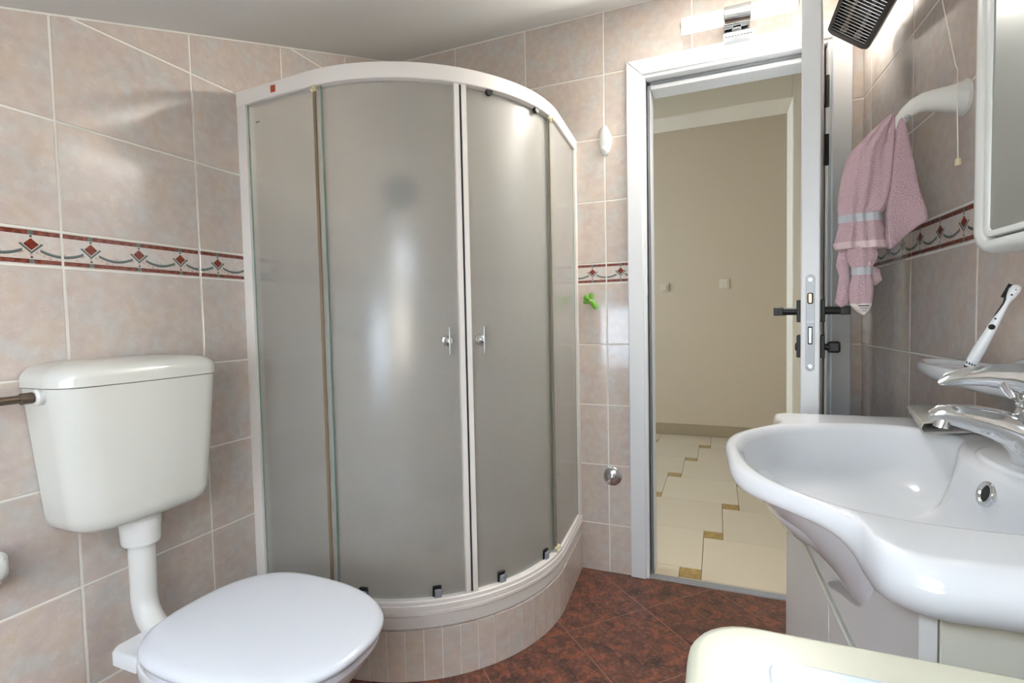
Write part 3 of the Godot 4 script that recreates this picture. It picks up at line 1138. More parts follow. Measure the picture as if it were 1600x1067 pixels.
		for deg in ([] if k == 0 else [35.4, 14.5]):
			var c := quad_frame(deg, 0.010, 1.738)
			g = Geo.new()
			g.lathe([[0.0001, -0.006], [0.010, -0.006], [0.011, -0.004], [0.011, 0.004], [0.010, 0.006], [0.0001, 0.006]], 18, Transform3D(c.basis * Basis(Vector3.RIGHT, Vector3(0, 0, 1), Vector3(0, -1, 0)), c.origin))
			put("roller", g, M.dark_plastic, d)
	# orange sticker on the rail and the small print on the left pane
	var sk := put("sticker", bx(Vector3(0.162, 1.765, 0.8955), Vector3(0.018, 0.020, 0.002), 0.0004), M.sticker_orange, enc)
	sk.set_meta("label", "small square orange sticker on the top rail")
	put("sticker_print", bx(Vector3(0.1635, 1.766, 0.8967), Vector3(0.009, 0.009, 0.0006), 0.0001), M.brass, sk)
	put("print", bx(Vector3(0.079, 1.685, 0.8805), Vector3(0.016, 0.0036, 0.0008), 0.0002), M.print_dark, enc)

	# inside: hand shower on a rail and a mixer, seen only as blurs through the glass
	var hs := thing("hand_shower", "dark hand shower on a wall rail, blurred behind the frosted glass", "shower head")
	g = Geo.new()
	g.tube([Vector3(0.045, 1.15, 0.20), Vector3(0.045, 1.72, 0.20)], 0.010, 12)
	put("rail", g, M.chrome, hs)
	for y in [1.17, 1.70]:
		g = Geo.new()
		g.tube([Vector3(0.0, y, 0.20), Vector3(0.047, y, 0.20)], 0.009, 12)
		put("bracket", g, M.chrome, hs)
	g = Geo.new()
	var hdir := Vector3(0.62, -0.55, 0.56).normalized()
	var hside := hdir.cross(Vector3.UP).normalized()
	var hx := Transform3D(Basis(hside, hdir, hside.cross(hdir)), Vector3(0.335, 1.528, 0.50))
	g.lathe([[0.0001, -0.03], [0.02, -0.028], [0.05, -0.012], [0.068, 0.004], [0.066, 0.012], [0.0001, 0.014]], 24, hx)
	put("head", g, M.dark_plastic, hs)
	g = Geo.new()
	g.tube([Vector3(0.322, 1.538, 0.488), Vector3(0.20, 1.515, 0.37), Vector3(0.06, 1.48, 0.225)], [0.02, 0.016, 0.013], 12)
	put("handle", g, M.dark_plastic, hs)
	g = Geo.new()
	var hose := []
	for k in 25:
		var t := k / 24.0
		hose.append(Vector3(0.06 + 0.06 * sin(t * PI), lerpf(1.48, 1.03, t) - 0.45 * sin(t * PI) * (1.0 - 0.3 * t), lerpf(0.225, 0.40, t)))
	g.tube(hose, 0.007, 8)
	put("hose", g, M.steel, hs)
	var mx := thing("shower_mixer", "chrome wall mixer tap, blurred behind the left frosted pane", "tap")
	g = Geo.new()
	g.tube([Vector3(0.06, 1.05, 0.33), Vector3(0.06, 1.05, 0.48)], 0.021, 16)
	put("body", g, M.chrome, mx)
	for z in [0.33, 0.48]:
		g = Geo.new()
		g.tube([Vector3(0.0, 1.05, z), Vector3(0.06, 1.05, z)], [0.028, 0.02], 16)
		put("flange", g, M.chrome, mx)
	g = Geo.new()
	g.tube([Vector3(0.06, 1.06, 0.405), Vector3(0.07, 1.10, 0.405), Vector3(0.15, 1.115, 0.405)], [0.014, 0.013, 0.010], 12)
	put("lever", g, M.chrome, mx)


# ------------------------------------------------------------------ cistern and toilet

func build_cistern_and_toilet() -> void:
	var cz := 1.277
	var o := thing("toilet_cistern", "white plastic low-level cistern with its flush pipe on the left wall", "cistern", "", Vector3(0.0, 0.6, cz))
	# the tank, in plan a box with round front corners; narrower towards the bottom
	var plan := func(y: float, zl: float, zr: float, dep: float, r: float) -> PackedVector3Array:
		var out := PackedVector3Array()
		out.append(Vector3(0.004, y, zr))
		for k in 15:
			var a := -PI / 2 + PI / 2 * k / 14
			out.append(Vector3(dep - r + cos(a) * r, y, zr + r + sin(a) * r))
		# a slightly bowed front
		for k in range(1, 8):
			var t := k / 8.0
			out.append(Vector3(dep + 0.006 * sin(PI * t), y, lerpf(zr + r, zl - r * 1.35, t)))
		for k in 15:
			var a := PI / 2 * k / 14
			out.append(Vector3(dep - r * 1.35 + cos(a) * r * 1.35, y, zl - r * 1.35 + sin(a) * r * 1.35))
		out.append(Vector3(0.004, y, zl))
		return out
	var g := Geo.new()
	var rs := []
	for q in [[0.600, 1.365, 1.185, 0.090, 0.035], [0.602, 1.395, 1.155, 0.112, 0.04], [0.608, 1.412, 1.140, 0.127, 0.044], [0.620, 1.424, 1.128, 0.137, 0.046], [0.64, 1.431, 1.122, 0.141, 0.046], [0.70, 1.437, 1.117, 0.144, 0.046], [0.80, 1.446, 1.108, 0.147, 0.046], [0.90, 1.455, 1.100, 0.150, 0.046], [0.9335, 1.458, 1.097, 0.151, 0.046]]:
		rs.append(plan.call(q[0], q[1], q[2], q[3], q[4]))
	g.rings(rs)
	put("tank", shifted(o, g, o.position), M.cistern_plastic, o, 50)
	g = Geo.new()
	rs = []
	for q in [[0.9345, 1.459, 1.0965, 0.1515, 0.046], [0.936, 1.4615, 1.094, 0.1535, 0.048], [0.955, 1.4615, 1.094, 0.1535, 0.048], [0.966, 1.458, 1.097, 0.151, 0.048], [0.976, 1.448, 1.106, 0.143, 0.046], [0.983, 1.430, 1.120, 0.130, 0.044], [0.9875, 1.395, 1.150, 0.105, 0.038], [0.989, 1.35, 1.20, 0.07, 0.02]]:
		rs.append(plan.call(q[0], q[1], q[2], q[3], q[4]))
	g.rings(rs)
	put("lid", shifted(o, g, o.position), M.cistern_plastic, o, 50)
	# flush pipe with its collar, bending into the pan
	var px := 0.070
	var pz := 1.274
	var pipe := []
	pipe.append(Vector3(px, 0.60, pz))
	pipe.append(Vector3(px, 0.45, pz))
	for k in 11:
		var a := PI / 2 * k / 10
		pipe.append(Vector3(px + 0.085 * (1 - cos(a)), 0.405 - 0.085 * sin(a), pz + 0.008 * k / 10.0))
	pipe.append(Vector3(0.232, 0.320, pz + 0.010))
	g = Geo.new()
	g.tube(pipe, 0.0285, 24, true, 1.0, Vector3(0, 0, 1))
	var fp := put("flush_pipe", shifted(o, g, o.position), M.pipe_white, o)
	g = Geo.new()
	g.lathe([[0.03, 0.528], [0.039, 0.530], [0.041, 0.536], [0.043, 0.575], [0.0445, 0.578], [0.0445, 0.592], [0.040, 0.600], [0.03, 0.602]], 28, Transform3D(Basis.IDENTITY, Vector3(px, 0, pz)))
	put("collar", shifted(o, g, o.position), M.pipe_white, fp, 30)
	g = Geo.new()
	g.tube([Vector3(0.072, 0.918, 1.448), Vector3(0.072, 0.918, 1.466), Vector3(0.072, 0.918, 1.470)], [0.0175, 0.0175, 0.014], 20)
	put("inlet_nut", shifted(o, g, o.position), M.pipe_white, o)
	var wp := thing("water_pipe", "tarnished metal water pipe feeding the cistern from the left", "pipe", "", Vector3(0.072, 0.918, 1.47))
	g = Geo.new()
	g.tube([Vector3(0.072, 0.918, 1.485), Vector3(0.074, 0.918, 1.66), Vector3(0.06, 0.918, 1.70), Vector3(0.004, 0.918, 1.715)], 0.0085, 14)
	put("tube", shifted(wp, g, wp.position), M.old_pipe, wp)
	g = Geo.new()
	g.tube([Vector3(0.072, 0.918, 1.4695), Vector3(0.072, 0.918, 1.471), Vector3(0.072, 0.918, 1.491), Vector3(0.072, 0.918, 1.493)], [0.009, 0.012, 0.012, 0.009], 8)
	put("coupling", shifted(wp, g, wp.position), M.old_pipe, wp, 20)

	# toilet: foot, bowl, rear ledge, seat, lid. Its axis runs along +x at z = az
	var az := 1.293
	var t := thing("toilet", "white floor-standing toilet with its rounded lid closed", "toilet", "", Vector3(0.45, 0, az))
	var egg := func(y: float, x0: float, x1: float, hw: float, square: float) -> PackedVector3Array:
		# a rounded D: blunt towards the hinge, elliptical towards the front
		var out := PackedVector3Array()
		var xm := x0 + (x1 - x0) * 0.42
		for k in 72:
			var a := TAU * k / 72
			var c := cos(a)
			var s := sin(a)
			var e := 2.0 / (square if c < 0 else 2.25)
			var half: float = (xm - x0) if c < 0 else (x1 - xm)
			out.append(Vector3(xm + half * signf(c) * pow(absf(c), e), y, az + hw * signf(s) * pow(absf(s), 2.0 / (square * 0.5 + 1.1))))
		return out
	g = Geo.new()
	rs = []
	for q in [[0.0, 0.27, 0.56, 0.105, 3.0], [0.03, 0.272, 0.555, 0.10, 3.0], [0.12, 0.27, 0.55, 0.092, 2.8], [0.20, 0.25, 0.58, 0.108, 2.6], [0.27, 0.24, 0.64, 0.135, 2.5], [0.33, 0.235, 0.700, 0.160, 2.5], [0.365, 0.235, 0.728, 0.172, 2.6], [0.388, 0.24, 0.734, 0.174, 2.6], [0.392, 0.245, 0.730, 0.170, 2.6]]:
		rs.append(egg.call(q[0], q[1], q[2], q[3], q[4]))
	g.rings(rs)
	put("bowl", shifted(t, g, t.position), M.porcelain, t, 50)
	g = Geo.new()
	var lxf := Transform3D(Basis(Vector3(1, 0, 0), Vector3(0, 0, -1), Vector3(0, 1, 0)), Vector3(0, 0, az))
	g.prism(rounded(0.200, -0.136, 0.46, 0.134, 0.018), 0.352, 0.384, 0.007, lxf)
	put("ledge", shifted(t, g, t.position), M.porcelain, t, 50)
	g = Geo.new()
	rs = []
	for q in [[0.394, 0.288, 0.740, 0.178, 2.8], [0.397, 0.282, 0.746, 0.182, 2.8], [0.409, 0.282, 0.746, 0.182, 2.8], [0.412, 0.288, 0.740, 0.178, 2.8]]:
		rs.append(egg.call(q[0], q[1], q[2], q[3], q[4]))
	g.rings(rs)
	put("seat", shifted(t, g, t.position), M.seat_white, t, 50)
	g = Geo.new()
	rs = []
	for q in [[0.414, 0.282, 0.747, 0.183, 2.85], [0.417, 0.276, 0.753, 0.187, 2.85], [0.424, 0.274, 0.755, 0.188, 2.85], [0.430, 0.277, 0.752, 0.186, 2.85], [0.4345, 0.286, 0.744, 0.180, 2.8], [0.4375, 0.302, 0.728, 0.168, 2.7], [0.4405, 0.34, 0.69, 0.132, 2.5], [0.442, 0.41, 0.62, 0.075, 2.3], [0.4424, 0.47, 0.55, 0.02, 2.2]]:
		rs.append(egg.call(q[0], q[1], q[2], q[3], q[4]))
	g.rings(rs)
	put("lid", shifted(t, g, t.position), M.seat_white, t, 60)
	for s in [-1, 1]:
		g = Geo.new()
		g.tube([Vector3(0.268, 0.384, az + s * 0.075), Vector3(0.268, 0.400, az + s * 0.075), Vector3(0.285, 0.410, az + s * 0.075)], 0.010, 14, true, 1.0, Vector3(0, 0, 1))
		put("hinge", shifted(t, g, t.position), M.seat_white, t)
	# pale rounded fitting at the picture's left edge
	var h := thing("toilet_roll_holder", "white rounded holder on the left wall below the water pipe", "holder", "", Vector3(0.0, 0.578, 1.578))
	g = Geo.new()
	g.prism(rounded(-0.075, -0.030, 0.062, 0.034, 0.018), 0.001, 0.062, 0.014, Transform3D(Basis(Vector3(0, 0, -1), Vector3.UP, Vector3(1, 0, 0)), Vector3(0, 0.002, 0)))
	put("cover", g, M.hook_white, h, 50)
	g = Geo.new()
	g.tube([Vector3(0.03, -0.02, 0.055), Vector3(0.03, -0.02, -0.05)], 0.02, 16)
	put("roll", g, M.tag_paper, h)


# ------------------------------------------------------------------ washbasin, its cabinet and the tap

# where the ray from c in direction d leaves a closed polygon
func ray_poly(c: Vector2, d: Vector2, poly: PackedVector2Array) -> float:
	var best := 0.0
	for i in poly.size():
		var a := poly[i] - c
		var b := poly[(i + 1) % poly.size()] - c
		var e := b - a
		var den := d.cross(e)
		if absf(den) < 1e-9:
			continue
		var t := a.cross(e) / den
		var s := a.cross(d) / den
		if t > 0 and s >= -1e-6 and s <= 1.000001:
			best = maxf(best, t)
	return best


func smooth_loop(pts: Array, per := 6) -> PackedVector2Array:
	var out := PackedVector2Array()
	var n := pts.size()
	for i in n:
		for k in per:
			out.append(pts[i].cubic_interpolate(pts[(i + 1) % n], pts[(i + n - 1) % n], pts[(i + 2) % n], float(k) / per))
	return out


func build_basin() -> void:
	var zc := 1.182
	var c := Vector2(1.60, zc)
	# outer outline in plan (x, z): straight flanks, a bowed middle
	var outer := PackedVector2Array()
	outer.append(Vector2(1.889, 0.800))
	outer.append(Vector2(1.545, 0.800))
	for k in range(1, 7):
		var a := PI / 2 * k / 6.0
		outer.append(Vector2(1.545 - 0.030 * sin(a), 0.830 - 0.030 * cos(a)))
	for k in range(0, 61):
		var z := lerpf(0.835, 1.498, k / 60.0)
		var t := clampf(1.0 - absf(z - zc) / 0.30, 0.0, 1.0)
		outer.append(Vector2(1.515 - 0.109 * sin(PI / 2 * smoothstep(0.0, 0.92, t)), z))
	for k in range(1, 9):
		var a := PI / 2 * k / 8.0
		outer.append(Vector2(1.515 + 0.050 * (1 - cos(a)), 1.500 + 0.050 * sin(a)))
	outer.append(Vector2(1.889, 1.550))
	var inner := smooth_loop([Vector2(1.424, 1.175), Vector2(1.432, 1.10), Vector2(1.460, 1.03), Vector2(1.51, 0.975), Vector2(1.57, 0.942), Vector2(1.64, 0.923), Vector2(1.712, 0.925), Vector2(1.755, 0.955), Vector2(1.772, 1.015), Vector2(1.755, 1.065), Vector2(1.742, 1.12), Vector2(1.738, 1.182), Vector2(1.742, 1.244), Vector2(1.755, 1.30), Vector2(1.772, 1.35), Vector2(1.752, 1.402), Vector2(1.712, 1.428), Vector2(1.64, 1.436), Vector2(1.57, 1.428), Vector2(1.51, 1.400), Vector2(1.462, 1.345), Vector2(1.434, 1.265)])
	var lobe := smooth_loop([Vector2(1.420, zc), Vector2(1.432, zc - 0.09), Vector2(1.470, zc - 0.18), Vector2(1.535, zc - 0.245), Vector2(1.62, zc - 0.262), Vector2(1.71, zc - 0.24), Vector2(1.79, zc - 0.14), Vector2(1.82, zc), Vector2(1.79, zc + 0.14), Vector2(1.71, zc + 0.24), Vector2(1.62, zc + 0.262), Vector2(1.535, zc + 0.245), Vector2(1.470, zc + 0.18), Vector2(1.432, zc + 0.09)])
	var foot := smooth_loop([Vector2(1.540, zc), Vector2(1.541, zc - 0.09), Vector2(1.544, zc - 0.155), Vector2(1.56, zc - 0.195), Vector2(1.62, zc - 0.21), Vector2(1.70, zc - 0.18), Vector2(1.75, zc), Vector2(1.70, zc + 0.18), Vector2(1.62, zc + 0.21), Vector2(1.56, zc + 0.195), Vector2(1.544, zc + 0.155), Vector2(1.541, zc + 0.09)])
	var n := 224
	var basin := thing("washbasin", "white porcelain washbasin with a bowed front and wide flanks on the vanity", "washbasin", "", Vector3(1.70, 0.80, zc))
	var rs := []
	# [height, outline, scale about the centre, inward shift in metres]
	var dirs := []
	for k in n:
		var a := TAU * k / n
		dirs.append(Vector2(cos(a), sin(a)))
	var ring := func(y: float, fn: Callable) -> PackedVector3Array:
		var out := PackedVector3Array()
		for k in n:
			var r: float = fn.call(k)
			out.append(Vector3(c.x + dirs[k].x * r, y, c.y + dirs[k].y * r))
		return out
	var ro := []
	var ri := []
	var rf := []
	var rl := []
	for k in n:
		ro.append(ray_poly(c, dirs[k], outer))
		ri.append(ray_poly(c, dirs[k], inner))
		rf.append(ray_poly(c, dirs[k], foot))
		rl.append(minf(ray_poly(c, dirs[k], lobe), ro[k] - 0.012))
	# the bowl's outside: swells from its foot on the cabinet front up to the rolled rim
	var wid := []
	for k in n:
		wid.append(minf(1.0, (ro[k] - ri[k]) * 0.62 / 0.030))
	var bow := []
	for k in n:
		bow.append(1.0 - smoothstep(0.0, 0.05, ro[k] - rl[k] - 0.012))
	# in the bow the bowl's outside climbs higher and the rim is thinner
	var shell := func(y: float, fn: Callable) -> PackedVector3Array:
		var out := PackedVector3Array()
		for k in n:
			var r: float = fn.call(k)
			var y2 := 0.703 + (y - 0.703) * 1.26 if y < 0.7966 else lerpf(0.8208, 0.8455, (y - 0.7966) / 0.0489)
			out.append(Vector3(c.x + dirs[k].x * r, lerpf(y, y2, bow[k]), c.y + dirs[k].y * r))
		return out
	rs.append(shell.call(0.703, func(_k): return 0.02))
	for q in [[0.703, -0.06], [0.7045, 0.0], [0.709, 0.10], [0.718, 0.22], [0.730, 0.36], [0.745, 0.52], [0.760, 0.68], [0.776, 0.84], [0.789, 0.96], [0.7945, 1.0]]:
		rs.append(shell.call(q[0], func(k): return lerpf(rf[k], rl[k], q[1])))
	rs.append(shell.call(0.7965, func(k): return maxf(rl[k] + 0.001, ro[k] - 0.013)))
	for q in [[0.7975, 0.0105], [0.800, 0.0065], [0.806, 0.0022], [0.814, 0.0], [0.823, 0.0008], [0.832, 0.0045], [0.839, 0.0105], [0.8435, 0.0185], [0.8455, 0.030]]:
		rs.append(shell.call(q[0], func(k): return ro[k] - q[1] * wid[k]))
	rs.append(ring.call(0.8455, func(k): return ri[k] + 0.012 * wid[k]))
	rs.append(ring.call(0.8440, func(k): return ri[k] + 0.005 * wid[k]))
	rs.append(ring.call(0.8400, func(k): return ri[k] - 0.002))
	rs.append(ring.call(0.832, func(k): return ri[k] - 0.008))
	rs.append(ring.call(0.81, func(k): return ri[k] * 0.93))
	rs.append(ring.call(0.78, func(k): return ri[k] * 0.86))
	rs.append(ring.call(0.755, func(k): return ri[k] * 0.76))
	rs.append(ring.call(0.742, func(k): return ri[k] * 0.62))
	rs.append(ring.call(0.735, func(k): return lerpf(ri[k] * 0.42, 0.06, 0.5)))
	rs.append(ring.call(0.731, func(k): return 0.022))
	var g := Geo.new()
	g.rings(rs)
	put("bowl", shifted(basin, g, basin.position), M.porcelain, basin, 60)
	basin.rotation.y = WALL_TURN
	# raised round deck for the tap
	g = Geo.new()
	g.lathe([[0.112, 0.836], [0.1110, 0.8445], [0.107, 0.8482], [0.099, 0.8500], [0.0001, 0.8505]], 48, Transform3D(Basis.from_scale(Vector3(0.46, 1, 1)), Vector3(1.792, 0, zc)))
	var deck := Geo.new()
	deck = g
	for i in deck.v.size():
		deck.v[i].x = minf(deck.v[i].x, 1.885)
	put("tap_deck", shifted(basin, deck, basin.position), M.porcelain, basin, 50)
	# overflow ring in the back of the bowl
	var on := Vector3(-0.95, 0.28, 0.05).normalized()
	var oxf := Transform3D(Basis(on.cross(Vector3(0, 0, 1)).normalized(), on, Vector3(0, 0, 1)).orthonormalized(), Vector3(1.7275, 0.812, 1.205))
	g = Geo.new()
	g.lathe([[0.0105, 0.0], [0.0115, 0.003], [0.0135, 0.0042], [0.0165, 0.0035], [0.0182, 0.0], [0.0182, -0.008], [0.0105, -0.008]], 28, oxf)
	var ring_node := put("overflow_ring", shifted(basin, g, basin.position), M.chrome, basin, 50)
	g = Geo.new()
	g.lathe([[0.0001, -0.002], [0.0115, -0.002], [0.0115, 0.0008], [0.0001, 0.0008]], 20, oxf)
	put("overflow_hole", shifted(basin, g, basin.position), M.hole_dark, ring_node)
	g = Geo.new()
	g.lathe([[0.0001, 0.733], [0.026, 0.733], [0.028, 0.736], [0.022, 0.7375], [0.0001, 0.7375]], 24, Transform3D(Basis.IDENTITY, Vector3(c.x, 0, c.y)))
	put("drain", shifted(basin, g, basin.position), M.chrome, basin)

	# vanity cabinet: body, false front, two doors, a grip rail between them
	var fx := 1.544
	var z0 := 0.822
	var z1 := 1.526
	var cab := thing("vanity_cabinet", "white two-door vanity cabinet with a slim grip rail under the washbasin", "cabinet", "", Vector3(1.70, 0, zc))
	cab.rotation.y = WALL_TURN
	var cb := func(x0: float, y0: float, za: float, x1: float, y1: float, zb: float, b: float) -> Geo:
		var q := bx(Vector3((x0 + x1) / 2, (y0 + y1) / 2, (za + zb) / 2), Vector3(x1 - x0, y1 - y0, zb - za), b)
		return shifted(cab, q, cab.position)
	put("side_panel", cb.call(fx + 0.0155, 0.08, z0, 1.872, 0.795, z0 + 0.018, 0.0008), M.cabinet_side, cab)
	put("side_panel", cb.call(fx + 0.0155, 0.08, z1 - 0.018, 1.885, 0.795, z1, 0.0008), M.cabinet_side, cab)
	put("bottom_panel", cb.call(fx + 0.0155, 0.08, z0 + 0.018, 1.872, 0.098, z1 - 0.018, 0.0008), M.cabinet_side, cab)
	put("back_rail", cb.call(1.85, 0.60, z0 + 0.018, 1.868, 0.70, z1 - 0.018, 0.0008), M.cabinet_side, cab)
	put("plinth", cb.call(fx + 0.05, 0.001, z0 + 0.01, 1.86, 0.08, z1 - 0.01, 0.001), M.cabinet_side, cab)
	# upper front with a cut-out for the bowl
	var ff := PackedVector2Array([Vector2(zc, 0.648), Vector2(z1, 0.648), Vector2(z1, 0.796)])
	for k in 25:
		var dz := 0.256 - 0.512 * k / 24.0
		ff.append(Vector2(zc + dz, 0.698 + 0.090 * clampf((absf(dz) - 0.165) / 0.09, 0.0, 1.0)))
	ff.append(Vector2(z0, 0.796))
	ff.append(Vector2(z0, 0.648))
	g = Geo.new()
	g.prism(ff, -fx - 0.0135, -fx, 0.0, Transform3D(Basis(Vector3(0, 0, 1), Vector3.UP, Vector3(-1, 0, 0)), Vector3.ZERO))
	put("upper_front", shifted(cab, g, cab.position), M.cabinet_white, cab, 20)
	put("grip_rail", cb.call(fx - 0.005, 0.6375, z0, fx + 0.012, 0.6445, z1, 0.002), M.cabinet_side, cab)
	var mid := 1.205
	put("door", cb.call(fx, 0.09, z0, fx + 0.0135, 0.634, mid - 0.0012, 0.0015), M.cabinet_white, cab)
	put("door", cb.call(fx, 0.09, mid + 0.0012, fx + 0.0135, 0.634, z1, 0.0015), M.cabinet_white, cab)
	put("door_gap", cb.call(fx + 0.0125, 0.09, mid - 0.004, fx + 0.0150, 0.634, mid + 0.004, 0.0005), M.frame_white, cab)

	# mixer tap: one casting with a forward spout, lever on top
	var tz := 1.185
	var tap := thing("basin_mixer_tap", "chrome single lever mixer tap at the back of the washbasin", "tap", "", Vector3(1.79, 0.850, tz))
	g = Geo.new()
	g.tube([Vector3(1.790, 0.850, tz), Vector3(1.788, 0.862, tz), Vector3(1.780, 0.880, tz), Vector3(1.764, 0.896, tz), Vector3(1.742, 0.905, tz), Vector3(1.718, 0.911, tz), Vector3(1.696, 0.9155, tz), Vector3(1.682, 0.9155, tz), Vector3(1.674, 0.911, tz), Vector3(1.672, 0.907, tz)], [0.028, 0.0265, 0.0255, 0.0235, 0.0205, 0.0178, 0.0152, 0.0125, 0.0085, 0.003], 28, true, 0.92, Vector3(0, 0, 1))
	g.tube([Vector3(1.790, 0.870, tz), Vector3(1.789, 0.90, tz), Vector3(1.788, 0.922, tz), Vector3(1.788, 0.928, tz)], [0.024, 0.0245, 0.0245, 0.022], 28, true, 1.0, Vector3(0, 0, 1))
	var body := put("body", shifted(tap, g, tap.position), M.chrome, tap, 70)
	g = Geo.new()
	g.tube([Vector3(1.686, 0.907, tz), Vector3(1.684, 0.896, tz)], [0.0095, 0.0095], 20, true, 1.0, Vector3(0, 0, 1))
	put("aerator", shifted(tap, g, tap.position), M.chrome, body, 40)
	g = Geo.new()
	g.lathe([[0.0001, 0.9285], [0.0215, 0.9285], [0.0235, 0.932], [0.0235, 0.936], [0.0001, 0.936]], 28, Transform3D(Basis.IDENTITY, Vector3(1.788, 0, tz)))
	put("collar", shifted(tap, g, tap.position), M.chrome, tap, 40)
	g = Geo.new()
	g.tube([Vector3(1.812, 0.950, tz), Vector3(1.800, 0.957, tz), Vector3(1.782, 0.9635, tz), Vector3(1.758, 0.9695, tz), Vector3(1.732, 0.9705, tz), Vector3(1.708, 0.968, tz), Vector3(1.690, 0.963, tz), Vector3(1.680, 0.9585, tz)], [0.014, 0.024, 0.0225, 0.0185, 0.0150, 0.0125, 0.009, 0.003], 24, true, 0.55, Vector3(0, 0, 1))
	g.lathe([[0.0001, 0.936], [0.022, 0.936], [0.0235, 0.945], [0.022, 0.957], [0.014, 0.964], [0.0001, 0.966]], 28, Transform3D(Basis.IDENTITY, Vector3(1.789, 0, tz)))
	var lv := put("lever", shifted(tap, g, tap.position), M.chrome, tap, 70)
	g = Geo.new()
	g.tube([Vector3(1.748, 0.962, tz + 0.006), Vector3(1.752, 0.952, tz + 0.006), Vector3(1.758, 0.942, tz + 0.006)], [0.006, 0.005, 0.0035], 14, true, 0.6, Vector3(0, 0, 1))
	put("lever_fork", shifted(tap, g, tap.position), M.chrome, lv, 60)
	# clear label with a teal rim stuck on the side of the tap
	var sx := Transform3D(Basis(Vector3.RIGHT, Vector3(0, 0, 1), Vector3(0, -1, 0)).rotated(Vector3.UP, -0.25), Vector3(1.790, 0.894, tz + 0.0225))
	g = Geo.new()
	g.lathe([[0.0001, 0.0], [0.029, 0.0], [0.030, 0.001], [0.029, 0.002], [0.0001, 0.003]], 36, sx)
	var st := put("care_label", shifted(tap, g, tap.position), M.sticker_teal, tap, 40)
	g = Geo.new()
	g.lathe([[0.0001, 0.002], [0.0265, 0.002], [0.0265, 0.0032], [0.0001, 0.0042]], 36, sx)
	put("label_face", shifted(tap, g, tap.position), M.sticker_clear, st, 40)
	for k in 3:
		g = Geo.new()
		g.box(Vector3(0, 0.0042, -0.009 + 0.007 * k), Vector3(0.030 - 0.006 * k, 0.0006, 0.0011), 0.0001, sx)
		put("label_print", shifted(tap, g, tap.position), M.print_dark, st)

	# grey cloth folded over on the far back corner of the basin
	var cl := thing("folded_cloth", "folded grey cleaning cloth on the back edge of the washbasin", "cloth", "", Vector3(1.79, 0.846, 0.88))
	g = Geo.new()
	rs = []
	# [across, height, x of the normal, y of the normal], from the lower free edge round the fold to the upper one
	var sec := [[1.0, 0.001, 0, 1], [0.7, 0.001, 0, 1], [0.4, 0.001, 0, 1], [0.15, 0.0015, 0, 1], [0.04, 0.003, 0.5, 0.8], [0.0, 0.5, 1, 0], [0.04, 0.96, 0.5, -0.8], [0.15, 1.0, 0, -1], [0.4, 1.08, 0, -1], [0.7, 1.0, 0, -1], [1.0, 0.80, 0, -1]]
	for q in sec:
		var over := PackedVector3Array()
		var under := PackedVector3Array()
		for k in 13:
			var t := k / 12.0
			var p0 := Vector3(1.772, 0, 0.735).lerp(Vector3(1.712, 0, 1.010), t)
			var p1 := Vector3(1.866, 0, 0.745).lerp(Vector3(1.842, 0, 0.945), t)
			var lift := 0.010 + 0.015 * t
			var p := p0.lerp(p1, q[0])
			var y: float = 0.8472 + (q[1] if q[1] < 0.01 else q[1] * lift + 0.001 * sin(t * 17.0 + q[0] * 5.0))
			over.append(Vector3(p.x, y, p.z))
			var inw := Vector3((p1 - p0).normalized().x * q[2], q[3], (p1 - p0).normalized().z * q[2]).normalized() * 0.0038
			under.append(Vector3(p.x, y, p.z) + inw)
		under.reverse()
		over.append_array(under)
		rs.append(over)
	g.rings(rs)
	put("cloth", shifted(cl, g, cl.position), M.cloth_grey, cl, 50)

	# washing machine under the camera
	var wm := thing("washing_machine", "cream washing machine top with a pale blue lid panel in the foreground", "washing machine", "", Vector3(1.63, 0, 1.91))
	var top := func(y: float, i: float) -> PackedVector3Array:
		var out := PackedVector3Array()
		for p in rounded(1.374 + i, 1.694 + i, 1.886 - i, 2.118 - i, 0.040 - i * 0.5, 8):
			out.append(Vector3(p.x, y, p.y))
		return out
	g = Geo.new()
	g.rings([top.call(0.002, 0.006), top.call(0.006, 0.003), top.call(0.78, 0.003), top.call(0.783, 0.005)])
	put("body", shifted(wm, g, wm.position), M.cream_side, wm, 50)
	g = Geo.new()
	g.rings([top.call(0.785, 0.003), top.call(0.788, 0.0), top.call(0.838, 0.0), top.call(0.8445, 0.0010), top.call(0.8485, 0.0035), top.call(0.8500, 0.0075), top.call(0.8502, 0.03)])
	var tp := put("top", shifted(wm, g, wm.position), M.cream, wm, 60)
	g = Geo.new()
	g.prism(rounded(1.420, -2.09, 1.845, -1.732, 0.012), 0.846, 0.8525, 0.002, Transform3D(Basis(Vector3(1, 0, 0), Vector3(0, 0, -1), Vector3(0, 1, 0)), Vector3.ZERO))
	var lid := put("lid_panel", shifted(wm, g, wm.position), M.inset_blue, tp, 50)
	g = Geo.new()
	g.prism(rounded(1.4275, -2.08, 1.837, -1.7415, 0.008), 0.8515, 0.8532, 0.0008, Transform3D(Basis(Vector3(1, 0, 0), Vector3(0, 0, -1), Vector3(0, 1, 0)), Vector3.ZERO))
	put("lid_centre", shifted(wm, g, wm.position), M.inset_cream, tp, 50)
	put("seam", shifted(wm, bx(Vector3(1.3868, 0.8478, 1.765), Vector3(0.0009, 0.0014, 0.022), 0.0002), wm.position), M.gap_grey, tp)
	if lid:
		lid.set_meta("label", "pale blue edged lid panel")


# ------------------------------------------------------------------ on the right wall

func rw(u: float, y: float, off: float) -> Vector3:
	return Vector3(1.852 + sin(WALL_TURN) * u - cos(WALL_TURN) * off, y, cos(WALL_TURN) * u + sin(WALL_TURN) * off)


